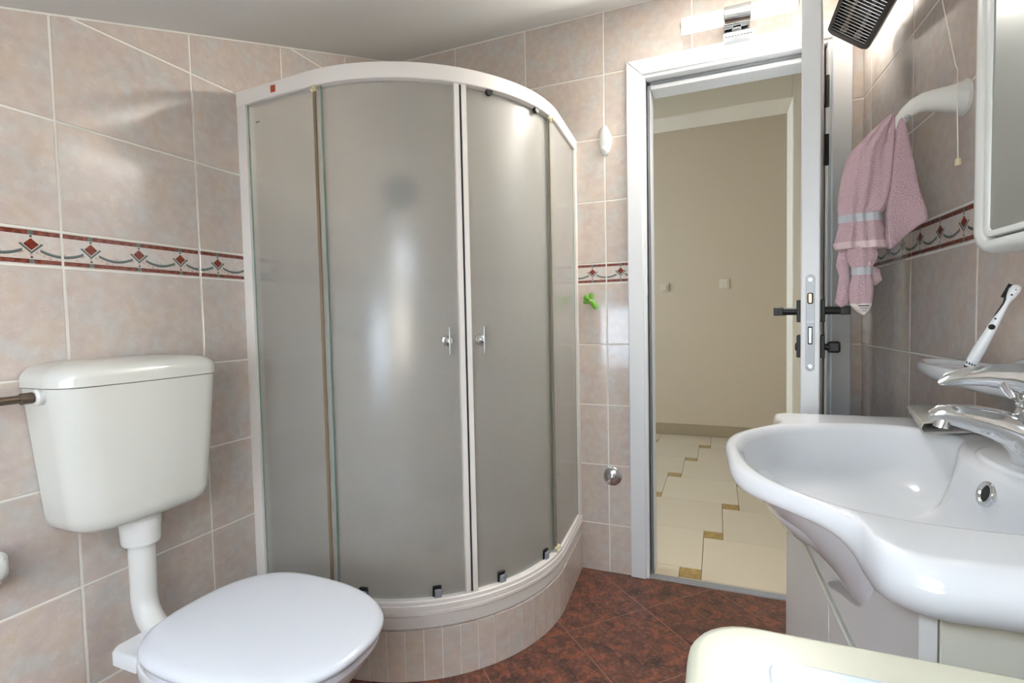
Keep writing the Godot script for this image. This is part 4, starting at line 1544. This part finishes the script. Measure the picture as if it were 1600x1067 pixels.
func rw_frame(u: float, y: float, off: float) -> Transform3D:
	var d := Vector3(sin(WALL_TURN), 0, cos(WALL_TURN))
	return Transform3D(Basis(d, Vector3.UP, Vector3(-d.z, 0, d.x)), rw(u, y, off))


func ring3(p: PackedVector2Array, z: float) -> PackedVector3Array:
	var out := PackedVector3Array()
	for q in p:
		out.append(Vector3(q.x, q.y, z))
	return out


# a bundle of towel: rings of [height, left x, right x] squashed in z, with folds that deepen downwards
func bundle(rows: Array, zc: float, ratio: float, folds: int, amp: float, sd: int, sub := 3) -> Geo:
	var rng := RandomNumberGenerator.new()
	rng.seed = sd
	var ph := [rng.randf() * TAU, rng.randf() * TAU, rng.randf() * TAU]
	var g := Geo.new()
	var rs := []
	var n := 72
	for i in (rows.size() - 1) * sub + 1:
		var k := mini(i / sub, rows.size() - 2)
		var t := float(i - k * sub) / sub
		var a: Array = rows[maxi(k - 1, 0)]
		var b: Array = rows[k]
		var c: Array = rows[k + 1]
		var d: Array = rows[mini(k + 2, rows.size() - 1)]
		var w := []
		for m in 3:
			w.append(cubic_interpolate(b[m], c[m], a[m], d[m], t))
		var cx: float = (w[1] + w[2]) / 2
		var hw: float = maxf((w[2] - w[1]) / 2, 0.001)
		var ring := PackedVector3Array()
		for j in n:
			var ang := TAU * j / n
			var f := 1.0 + amp * (sin(folds * ang + ph[0] + w[0] * 9.0) * 0.6 + sin((folds * 2 + 1) * ang + ph[1] - w[0] * 14.0) * 0.3 + sin((folds + 2) * ang + ph[2]) * 0.4) * absf(sin(ang))
			ring.append(Vector3(cx + cos(ang) * hw, w[0], zc + sin(ang) * (hw * ratio + 0.006) * f))
		rs.append(ring)
	g.rings(rs)
	return g


func build_right_wall_things() -> void:
	# towel arm: round foot on the wall, thick neck, flat drooping bar
	var arm := thing("towel_holder", "white plastic swan-neck towel holder on the right wall beside the mirror", "towel holder", "", Vector3(1.872, 1.51, 0.70))
	var g := Geo.new()
	var az := 0.70
	g.tube([Vector3(1.8765, 1.506, az), Vector3(1.870, 1.507, az), Vector3(1.858, 1.507, az), Vector3(1.840, 1.508, az), Vector3(1.822, 1.509, az), Vector3(1.805, 1.508, az), Vector3(1.790, 1.503, az), Vector3(1.776, 1.492, az), Vector3(1.763, 1.475, az), Vector3(1.751, 1.460, az), Vector3(1.731, 1.440, az), Vector3(1.706, 1.420, az), Vector3(1.684, 1.402, az)], [0.034, 0.0345, 0.030, 0.0255, 0.0225, 0.0200, 0.0170, 0.0145, 0.0125, 0.0115, 0.0105, 0.010, 0.008], 24, true, 0.9, Vector3(0, 0, 1))
	put("neck", shifted(arm, g, arm.position), M.arm_white, arm, 60)
	g = Geo.new()
	g.lathe([[0.0001, 0.0005], [0.0365, 0.0005], [0.0365, 0.003], [0.034, 0.005], [0.0001, 0.005]], 30, rw_frame(0.7, 1.506, 0.0) * Transform3D(Basis(Vector3.RIGHT, Vector3(0, 0, 1), Vector3(0, -1, 0)), Vector3.ZERO))
	put("foot", shifted(arm, g, arm.position), M.arm_white, arm, 40)
	g = Geo.new()
	g.ellipsoid(Vector3(1.774, 1.478, az + 0.0135), Vector3(0.006, 0.004, 0.003))
	put("rivet", shifted(arm, g, arm.position), M.steel, arm)

	# pink towel tied up with ribbons
	var tw := thing("hand_towel", "pink terry towel gathered with grey satin ribbons, hung over the white holder", "towel", "", Vector3(1.70, 1.26, az))
	g = bundle([[1.490, 1.741, 1.752], [1.483, 1.734, 1.754], [1.472, 1.722, 1.756], [1.458, 1.706, 1.757], [1.436, 1.688, 1.758], [1.413, 1.668, 1.758], [1.364, 1.655, 1.757], [1.323, 1.649, 1.752], [1.294, 1.648, 1.742], [1.278, 1.650, 1.731], [1.262, 1.651, 1.733], [1.238, 1.646, 1.738], [1.222, 1.642, 1.740], [1.217, 1.644, 1.738]], az, 0.44, 6, 0.42, 3)
	put("body", shifted(tw, g, tw.position), M.towel_pink, tw, 70)
	g = bundle([[1.279, 1.648, 1.733], [1.277, 1.6485, 1.7325], [1.264, 1.649, 1.734], [1.262, 1.6495, 1.7335]], az, 0.48, 6, 0.36, 3)
	put("ribbon", shifted(tw, g, tw.position), M.ribbon, tw, 50)
	g = bundle([[1.218, 1.6395, 1.742], [1.214, 1.6395, 1.742], [1.206, 1.643, 1.742], [1.203, 1.646, 1.740]], az, 0.455, 6, 0.42, 3)
	put("hem", shifted(tw, g, tw.position), M.hem, tw, 60)
	# the loose corner that hangs towards the wall
	var fo := [[1.768, 1.474, 0.006], [1.785, 1.40, 0.0], [1.800, 1.32, 0.0], [1.818, 1.262, 0.0], [1.800, 1.246, 0.0], [1.772, 1.222, 0.0], [1.743, 1.198, 0.0], [1.736, 1.25, 0.0], [1.742, 1.33, 0.0], [1.750, 1.42, 0.0], [1.757, 1.470, 0.006]]
	var loop := []
	for q in fo:
		loop.append(Vector2(q[0], q[1]))
	var sl := smooth_loop(loop, 4)
	g = Geo.new()
	var rs := []
	for q in [[-0.014, 0.62], [-0.013, 0.86], [-0.009, 0.97], [0.0, 1.0], [0.009, 0.97], [0.013, 0.86], [0.014, 0.62], [0.0145, 0.3]]:
		var ring := PackedVector3Array()
		var ce := Vector2(1.772, 1.31)
		for p in sl:
			var w := p
			w = ce + (w - ce) * Vector2(q[1], lerpf(1.0, q[1], 0.35))
			ring.append(Vector3(w.x, w.y, az + 0.006 + q[0] * 1.2 + 0.006 * sin(w.x * 95.0) * (1.49 - w.y) * 3.0 - (w.x - 1.75) * 0.25))
		rs.append(ring)
	g.rings(rs)
	put("loose_corner", shifted(tw, g, tw.position), M.towel_pink, tw, 70)
	# lower tail
	g = bundle([[1.225, 1.672, 1.715], [1.207, 1.667, 1.720], [1.190, 1.666, 1.725], [1.172, 1.669, 1.721], [1.159, 1.676, 1.714], [1.145, 1.677, 1.713], [1.129, 1.673, 1.717], [1.108, 1.671, 1.718], [1.086, 1.672, 1.716], [1.078, 1.674, 1.714]], az + 0.002, 0.48, 4, 0.22, 8)
	put("tail", shifted(tw, g, tw.position), M.towel_pink, tw, 70)
	g = bundle([[1.160, 1.6745, 1.7155], [1.158, 1.6748, 1.7152], [1.146, 1.6752, 1.715], [1.144, 1.6755, 1.7145]], az + 0.002, 0.54, 4, 0.18, 8)
	put("ribbon", shifted(tw, g, tw.position), M.ribbon, tw, 50)
	g = bundle([[1.080, 1.6735, 1.7145], [1.076, 1.6738, 1.7145], [1.066, 1.682, 1.7105], [1.058, 1.690, 1.705], [1.054, 1.695, 1.701]], az + 0.002, 0.50, 4, 0.10, 8)
	var tg := put("paper_tip", shifted(tw, g, tw.position), M.tag_paper, tw, 60)
	for k in 3:
		var pr := bx(Vector3(1.6955 + 0.001 * k, 1.0745 - 0.0055 * k, az + 0.0185 - 0.0030 * k), Vector3(0.020 - 0.006 * k, 0.0022 if k == 0 else 0.0012, 0.006), 0.0004)
		put("tip_print", shifted(tw, pr, tw.position), M.print_dark, tg)
	g = Geo.new()
	g.tube([Vector3(1.664, 1.215, az - 0.02), Vector3(1.663, 1.17, az - 0.02), Vector3(1.667, 1.145, az - 0.02), Vector3(1.666, 1.11, az - 0.022), Vector3(1.662, 1.082, az - 0.022), Vector3(1.664, 1.074, az - 0.022)], [0.006, 0.011, 0.008, 0.011, 0.011, 0.004], 18, true, 1.3)
	put("strand", shifted(tw, g, tw.position), M.towel_pink, tw, 70)
	g = Geo.new()
	g.tube([Vector3(1.710, 1.165, az - 0.012), Vector3(1.722, 1.15, az - 0.014), Vector3(1.726, 1.132, az - 0.015), Vector3(1.722, 1.122, az - 0.015)], [0.005, 0.010, 0.010, 0.004], 16, true, 1.2)
	put("bow_loop", shifted(tw, g, tw.position), M.towel_pink, tw, 70)

	# mirror cabinet
	var mc := thing("mirror_cabinet", "white round-cornered mirror cabinet on the right wall above the basin", "cabinet", "", rw(1.35, 1.15, 0.0))
	mc.transform.basis = rw_frame(0, 0, 0).basis
	var du := -1.35                      # u of the cabinet's own zero
	var y0 := -0.006
	var y1 := 0.46
	g = Geo.new()
	var R := func(u0: float, ya: float, u1: float, yb: float, r: float) -> PackedVector2Array: return rounded(u0 + du, ya, u1 + du, yb, r, 7)
	g.rings([ring3(R.call(1.052, y0 + 0.002, 1.668, y1, 0.04), 0.001), ring3(R.call(1.052, y0 + 0.002, 1.668, y1, 0.04), 0.088)])
	put("body", g, M.mirror_frame, mc, 50)
	g = Geo.new()
	g.rings([ring3(R.call(1.050, y0, 1.670, y1, 0.042), 0.088), ring3(R.call(1.048, y0 - 0.001, 1.672, y1, 0.043), 0.100), ring3(R.call(1.050, y0, 1.670, y1, 0.042), 0.118), ring3(R.call(1.057, y0 + 0.004, 1.663, y1 - 0.005, 0.038), 0.128), ring3(R.call(1.068, y0 + 0.010, 1.652, y1 - 0.012, 0.032), 0.131), ring3(R.call(1.083, y0 + 0.017, 1.636, y1 - 0.022, 0.024), 0.131), ring3(R.call(1.0868, y0 + 0.0185, 1.633, y1 - 0.025, 0.022), 0.128), ring3(R.call(1.0868, y0 + 0.0185, 1.633, y1 - 0.025, 0.022), 0.118)], true, true)
	put("frame", g, M.mirror_frame, mc, 50)
	g = Geo.new()
	g.rings([ring3(R.call(1.088, y0 + 0.0195, 1.632, y1 - 0.026, 0.021), 0.1185), ring3(R.call(1.088, y0 + 0.0195, 1.632, y1 - 0.026, 0.021), 0.1195)])
	put("gap", g, M.gap_grey, mc, 50)
	g = Geo.new()
	g.rings([ring3(R.call(1.0905, y0 + 0.0215, 1.6285, y1 - 0.03, 0.019), 0.1192), ring3(R.call(1.0905, y0 + 0.0215, 1.6285, y1 - 0.03, 0.019), 0.129), ring3(R.call(1.093, y0 + 0.0235, 1.626, y1 - 0.032, 0.017), 0.131), ring3(R.call(1.104, y0 + 0.030, 1.615, y1 - 0.042, 0.010), 0.131), ring3(R.call(1.1055, y0 + 0.031, 1.6135, y1 - 0.0435, 0.009), 0.1295), ring3(R.call(1.1055, y0 + 0.031, 1.6135, y1 - 0.0435, 0.009), 0.1275)], true, true)
	var df := put("door_frame", g, M.mirror_frame, mc, 50)
	g = Geo.new()
	g.rings([ring3(R.call(1.1057, y0 + 0.0312, 1.6133, y1 - 0.0437, 0.009), 0.1274), ring3(R.call(1.1057, y0 + 0.0312, 1.6133, y1 - 0.0437, 0.009), 0.1282)])
	put("mirror_glass", g, M.mirror, df, 30)

	# quartz heater tilted down into the room
	var cx := Vector3(0.795, -0.607, 0).normalized()
	var nn := Vector3(-0.607, -0.795, 0).normalized()
	var he := thing("quartz_heater", "dark grey wall heater with a wire grille, tilted down at the top right", "heater", "", Vector3(1.754, 1.874, 0.235))
	he.transform.basis = Basis(cx, nn, Vector3(0, 0, -1))
	var w := 0.130
	var len := 0.46
	var hb := Geo.new()
	hb.rings([ring3(rounded(-w / 2, -len, w / 2, 0.0, 0.022), 0.0), ring3(rounded(-w / 2 - 0.001, -len - 0.001, w / 2 + 0.001, 0.001, 0.023), -0.006), ring3(rounded(-w / 2 + 0.002, -len + 0.002, w / 2 - 0.002, -0.002, 0.022), -0.040), ring3(rounded(-w / 2 + 0.016, -len + 0.016, w / 2 - 0.016, -0.016, 0.018), -0.052),], false, true)
	# inner well: frame face, then down into the reflector
	hb.rings([ring3(rounded(-w / 2, -len, w / 2, 0.0, 0.022), 0.0), ring3(rounded(-w / 2 + 0.003, -len + 0.003, w / 2 - 0.003, -0.003, 0.020), 0.002), ring3(rounded(-w / 2 + 0.011, -len + 0.026, w / 2 - 0.014, -0.026, 0.005), 0.002), ring3(rounded(-w / 2 + 0.012, -len + 0.027, w / 2 - 0.015, -0.027, 0.004), -0.002), ring3(rounded(-w / 2 + 0.014, -len + 0.029, w / 2 - 0.017, -0.029, 0.004), -0.030)], false, true)
	# (the rings were written face up in x-y; turn them so that the face looks along local y)
	for i in hb.v.size():
		var p := hb.v[i]
		hb.v[i] = Vector3(p.x, p.z, p.y)
	put("housing", hb, M.heater_grey, he, 40)
	g = Geo.new()
	g.box(Vector3(-0.0015, -0.0275, -len / 2), Vector3(w - 0.036, 0.003, len - 0.062), 0.001)
	put("reflector", g, M.heater_inside, he)
	for s in [-0.024, 0.020]:
		g = Geo.new()
		g.tube([Vector3(s, -0.014, -0.036), Vector3(s, -0.014, -len + 0.036)], 0.0065, 14)
		var q := put("quartz_tube", g, M.quartz, he)
		for z in [-0.030, -len + 0.030]:
			g = Geo.new()
			g.box(Vector3(s, -0.014, z), Vector3(0.018, 0.018, 0.012), 0.002)
			put("tube_holder", g, M.tag_paper, q)
	var nb := int((len - 0.06) / 0.0150)
	var bar := Geo.new()
	bar.tube([Vector3(-w / 2 + 0.009, 0, 0), Vector3(w / 2 - 0.012, 0, 0)], 0.0011, 6)
	var bm := bar.commit(60)
	for k in nb:
		var o := put("grille_bar", bm, M.steel, he)
		o.position = Vector3(0, 0.0008, -0.034 - 0.0150 * k)
	for s in [-0.022, 0.020]:
		g = Geo.new()
		g.tube([Vector3(s, -0.0012, -0.027), Vector3(s, -0.0012, -len + 0.027)], 0.0011, 6)
		put("grille_rod", g, M.steel, he)
	g = Geo.new()
	g.tube([Vector3(0.03, -0.045, -0.23), Vector3(0.078, -0.072, -0.23)], 0.013, 14)
	put("wall_bracket", g, M.heater_grey, he)
	# pull cord with its bead
	g = Geo.new()
	var inv: Transform3D = he.transform.affine_inverse()
	var cord := []
	for p in [Vector3(1.806, 1.845, 0.675), Vector3(1.826, 1.705, 0.725), Vector3(1.842, 1.556, 0.750), Vector3(1.8445, 1.548, 0.752), Vector3(1.8445, 1.46, 0.7545), Vector3(1.8450, 1.366, 0.760)]:
		cord.append(inv * p)
	g.tube(cord, 0.0011, 6)
	var pc := put("pull_cord", g, M.cord, he)
	g = Geo.new()
	g.lathe([[0.0001, 0.0], [0.0045, 0.001], [0.0058, 0.004], [0.0050, 0.012], [0.0042, 0.015], [0.0001, 0.016]], 14, inv * Transform3D(Basis.IDENTITY, Vector3(1.8450, 1.352, 0.760)))
	put("bead", g, M.bead, pc)

	# soap shelf and the toothbrush that leans on it
	var dish := thing("soap_dish", "long white oval ceramic dish on the right wall holding the toothbrush", "dish", "", Vector3(1.83, 0.93, 0.96))
	g = Geo.new()
	rs = []
	for q in [[0.925, 0.030, 0.60], [0.927, 0.045, 0.80], [0.934, 0.055, 0.93], [0.943, 0.0605, 0.99], [0.951, 0.062, 1.0], [0.957, 0.060, 0.985], [0.959, 0.056, 0.96], [0.957, 0.052, 0.935], [0.951, 0.048, 0.91], [0.949, 0.040, 0.84], [0.9485, 0.02, 0.5]]:
		var ring := PackedVector3Array()
		for k in 64:
			var a := TAU * k / 64
			ring.append(rw(0.955 + cos(a) * 0.225 * q[2], q[0], 0.064 + signf(sin(a)) * pow(absf(sin(a)), 0.9) * q[1]))
		rs.append(ring)
	g.rings(rs)
	put("bowl", shifted(dish, g, dish.position), M.porcelain, dish, 60)
	g = Geo.new()
	rs = []
	for q in [[0.0005, 1.0], [0.012, 0.98], [0.020, 0.86], [0.022, 0.6]]:
		var ring := PackedVector3Array()
		for k in 48:
			var a := TAU * k / 48
			ring.append(rw(1.02 + cos(a) * 0.115 * q[1], 0.955 + sin(a) * 0.028 * q[1], q[0]))
		rs.append(ring)
	g.rings(rs)
	put("wall_mount", shifted(dish, g, dish.position), M.porcelain, dish, 60)

	var br := thing("toothbrush", "white toothbrush with black spots, leaning from the oval dish to the wall", "toothbrush", "", Vector3(1.803, 0.952, 0.945))
	var f0 := Vector3(1.8000, 0.9585, 0.9455)
	var f1 := Vector3(1.8560, 1.1000, 0.9650)
	var ax := (f1 - f0).normalized()
	var P := func(t: float, side := 0.0, front := 0.0) -> Vector3:
		# side: across, towards the picture's left; front: towards the camera
		var sd := ax.cross(Vector3(0.37, 0, -0.93)).normalized()
		var fr := sd.cross(ax).normalized()
		return f0 + (f1 - f0) * t + sd * side + fr * front
	g = Geo.new()
	g.tube([P.call(0.0), P.call(0.03), P.call(0.12), P.call(0.22), P.call(0.34), P.call(0.46), P.call(0.56), P.call(0.64), P.call(0.70), P.call(0.77), P.call(0.82), P.call(0.87), P.call(0.94), P.call(0.985), P.call(1.0)], [0.0045, 0.0078, 0.0088, 0.0088, 0.0078, 0.0070, 0.0062, 0.0050, 0.0040, 0.0033, 0.0036, 0.0062, 0.0078, 0.0062, 0.002], 18)
	put("handle", shifted(br, g, br.position), M.brush_white, br, 70)
	var sgn := 1.0 if P.call(0.5, 0.01).x < P.call(0.5).x else -1.0
	var fsg := 1.0 if P.call(0.5, 0.0, 0.01).z > P.call(0.5).z else -1.0
	g = Geo.new()
	g.tube([P.call(0.60, 0.0052 * sgn), P.call(0.66, 0.0045 * sgn), P.call(0.72, 0.0036 * sgn), P.call(0.78, 0.0032 * sgn), P.call(0.84, 0.0050 * sgn), P.call(0.90, 0.0076 * sgn)], [0.0006, 0.0018, 0.0020, 0.0020, 0.0018, 0.0008], 8)
	put("grip_edge", shifted(br, g, br.position), M.brush_black, br)
	g = Geo.new()
	for k in 7:
		var t := 0.845 + 0.022 * k
		g.tube([P.call(t, 0.005 * sgn), P.call(t + 0.004, 0.0115 * sgn)], [0.0022, 0.0018], 8)
	put("bristles", shifted(br, g, br.position), M.brush_black, br)
	for q in [[0.505, 0.001, 0.0048], [0.885, 0.0, 0.0016], [0.945, -0.001, 0.0016], [0.60, 0.0025, 0.0016]]:
		g = Geo.new()
		var rr := 0.0068 if q[0] < 0.7 else 0.0072
		g.ellipsoid(P.call(q[0], q[1] * sgn, fsg * rr * 0.86), Vector3(q[2], q[2], q[2]))
		put("spot", shifted(br, g, br.position), M.brush_black, br)
	for k in 4:
		g = Geo.new()
		var sd: float = (-0.0054 + 0.0036 * k)
		g.ellipsoid(P.call(0.055, sd, fsg * 0.0076 * sqrt(maxf(0.1, 1.0 - pow(sd / 0.0082, 2)))), Vector3(0.0012, 0.0022, 0.0012))
		put("spot", shifted(br, g, br.position), M.brush_black, br)
	g = Geo.new()
	g.tube([P.call(-0.004), P.call(0.018)], [0.0060, 0.0080], 18)
	put("foot_ring", shifted(br, g, br.position), M.brush_black, br)


# ------------------------------------------------------------------ back wall: lamp, hooks, cap

func build_small_things() -> void:
	var lamp := thing("wall_lamp", "chrome wall lamp with two glowing glass tubes above the doorway", "lamp", "", Vector3(1.46, 2.10, 0.0))
	var g := Geo.new()
	g.box(Vector3(0, 0.005, 0.006), Vector3(0.086, 0.12, 0.011), 0.003)
	put("back_plate", g, M.chrome, lamp)
	g = Geo.new()
	g.tube([Vector3(-0.043, 0.012, 0.068), Vector3(-0.041, 0.012, 0.068), Vector3(0.041, 0.012, 0.068), Vector3(0.043, 0.012, 0.068)], [0.030, 0.032, 0.032, 0.030], 28)
	put("tube_socket", g, M.chrome, lamp, 30)
	g = Geo.new()
	g.box(Vector3(0, 0.0, 0.035), Vector3(0.03, 0.02, 0.05), 0.002)
	put("arm", g, M.chrome, lamp)
	g = Geo.new()
	g.box(Vector3(0.004, -0.055, 0.037), Vector3(0.098, 0.008, 0.05), 0.002)
	g.box(Vector3(0.004, -0.050, 0.060), Vector3(0.098, 0.018, 0.004), 0.001)
	put("shelf_plate", g, M.chrome, lamp)
	for s in [-1, 1]:
		g = Geo.new()
		g.tube([Vector3(s * 0.044, 0.012, 0.068), Vector3(s * 0.046, 0.012, 0.068), Vector3(s * 0.183, 0.012, 0.068), Vector3(s * 0.186, 0.012, 0.068)], [0.024, 0.027, 0.027, 0.024], 28)
		put("glass_tube", g, M.lamp_tube, lamp, 40)
		g = Geo.new()
		g.tube([Vector3(s * 0.1865, 0.012, 0.068), Vector3(s * 0.190, 0.012, 0.068)], [0.022, 0.018], 24)
		put("end_cap", g, M.chrome, lamp, 40)
		var l := AreaLight3D.new()
		l.name = "bulb"
		l.light_color = LAMP_COLOR
		l.light_energy = LAMP_ENERGY
		l.area_size = Vector2(0.138, 0.05)
		l.area_normalize_energy = true
		l.area_range = 8.0
		l.area_attenuation = 2.0
		l.shadow_enabled = true
		l.position = Vector3(s * 0.115, 0.000, 0.112)
		l.rotation = Vector3(deg_to_rad(-32.0), PI, 0.0)
		lamp.add_child(l, true)

	var hk := thing("drop_hook", "white drop-shaped plastic hook on the tiles beside the shower", "hook", "", Vector3(0.977, 1.77, 0.0))
	g = Geo.new()
	var loop := smooth_loop([Vector2(-0.006, 0.060), Vector2(0.008, 0.052), Vector2(0.018, 0.030), Vector2(0.027, 0.008), Vector2(0.025, -0.018), Vector2(0.016, -0.045), Vector2(0.004, -0.058), Vector2(-0.010, -0.052), Vector2(-0.020, -0.025), Vector2(-0.023, 0.005), Vector2(-0.019, 0.040)], 4)
	var rs := []
	for q in [[0.0005, 1.0], [0.006, 1.0], [0.011, 0.93], [0.015, 0.78], [0.018, 0.5], [0.019, 0.2]]:
		var p := PackedVector2Array()
		for v in loop:
			p.append(v * q[1])
		rs.append(ring3(p, q[0]))
	g.rings(rs)
	put("shell", g, M.hook_white, hk, 60)
	g = Geo.new()
	g.tube([Vector3(-0.002, -0.030, 0.016), Vector3(-0.001, -0.042, 0.026), Vector3(0.0, -0.048, 0.034), Vector3(0.0, -0.043, 0.040)], [0.007, 0.006, 0.005, 0.003], 12)
	put("prong", g, M.hook_white, hk, 60)

	var gc := thing("green_clip", "small bright green plastic clip stuck to the tiles beside the shower", "clip", "", Vector3(0.909, 1.128, 0.0))
	g = Geo.new()
	g.tube([Vector3(-0.004, 0.006, 0.010), Vector3(0.006, -0.004, 0.011), Vector3(0.020, -0.022, 0.011), Vector3(0.026, -0.030, 0.010)], [0.009, 0.0105, 0.0105, 0.008], 16, true, 0.8, Vector3(0, 0, 1))
	put("grip", g, M.clip_green, gc, 60)
	for q in [[Vector3(0.0, 0.004, 0.010), Vector3(-0.022, 0.020, 0.010), 0.011], [Vector3(0.004, 0.006, 0.012), Vector3(0.003, 0.030, 0.012), 0.0075], [Vector3(-0.003, -0.003, 0.011), Vector3(-0.026, -0.002, 0.011), 0.0075]]:
		g = Geo.new()
		g.tube([q[0], (q[0] + q[1]) / 2, q[1], q[1] + (q[1] - q[0]).normalized() * 0.004], [q[2] * 0.8, q[2], q[2], q[2] * 0.5], 14, true, 0.8, Vector3(0, 0, 1))
		put("petal", g, M.clip_green, gc, 60)
	g = Geo.new()
	g.ellipsoid(Vector3(0.002, 0.002, 0.019), Vector3(0.0045, 0.0045, 0.004))
	var stud := put("stud", g, M.bead, gc)
	stud.set_meta("label", "pale yellow stud")

	var cap := thing("cover_cap", "round chrome cover cap on the back wall tiles low beside the doorway", "cap", "", Vector3(0.989, 0.405, 0.0))
	g = Geo.new()
	g.lathe([[0.0001, 0.0003], [0.039, 0.0003], [0.039, 0.003], [0.037, 0.006], [0.030, 0.0105], [0.022, 0.013], [0.0135, 0.0145], [0.013, 0.0185], [0.011, 0.021], [0.006, 0.0235], [0.0001, 0.024]], 36, Transform3D(Basis(Vector3.RIGHT, Vector3(0, 0, 1), Vector3(0, -1, 0)), Vector3.ZERO))
	put("rosette", g, M.chrome, cap, 30)
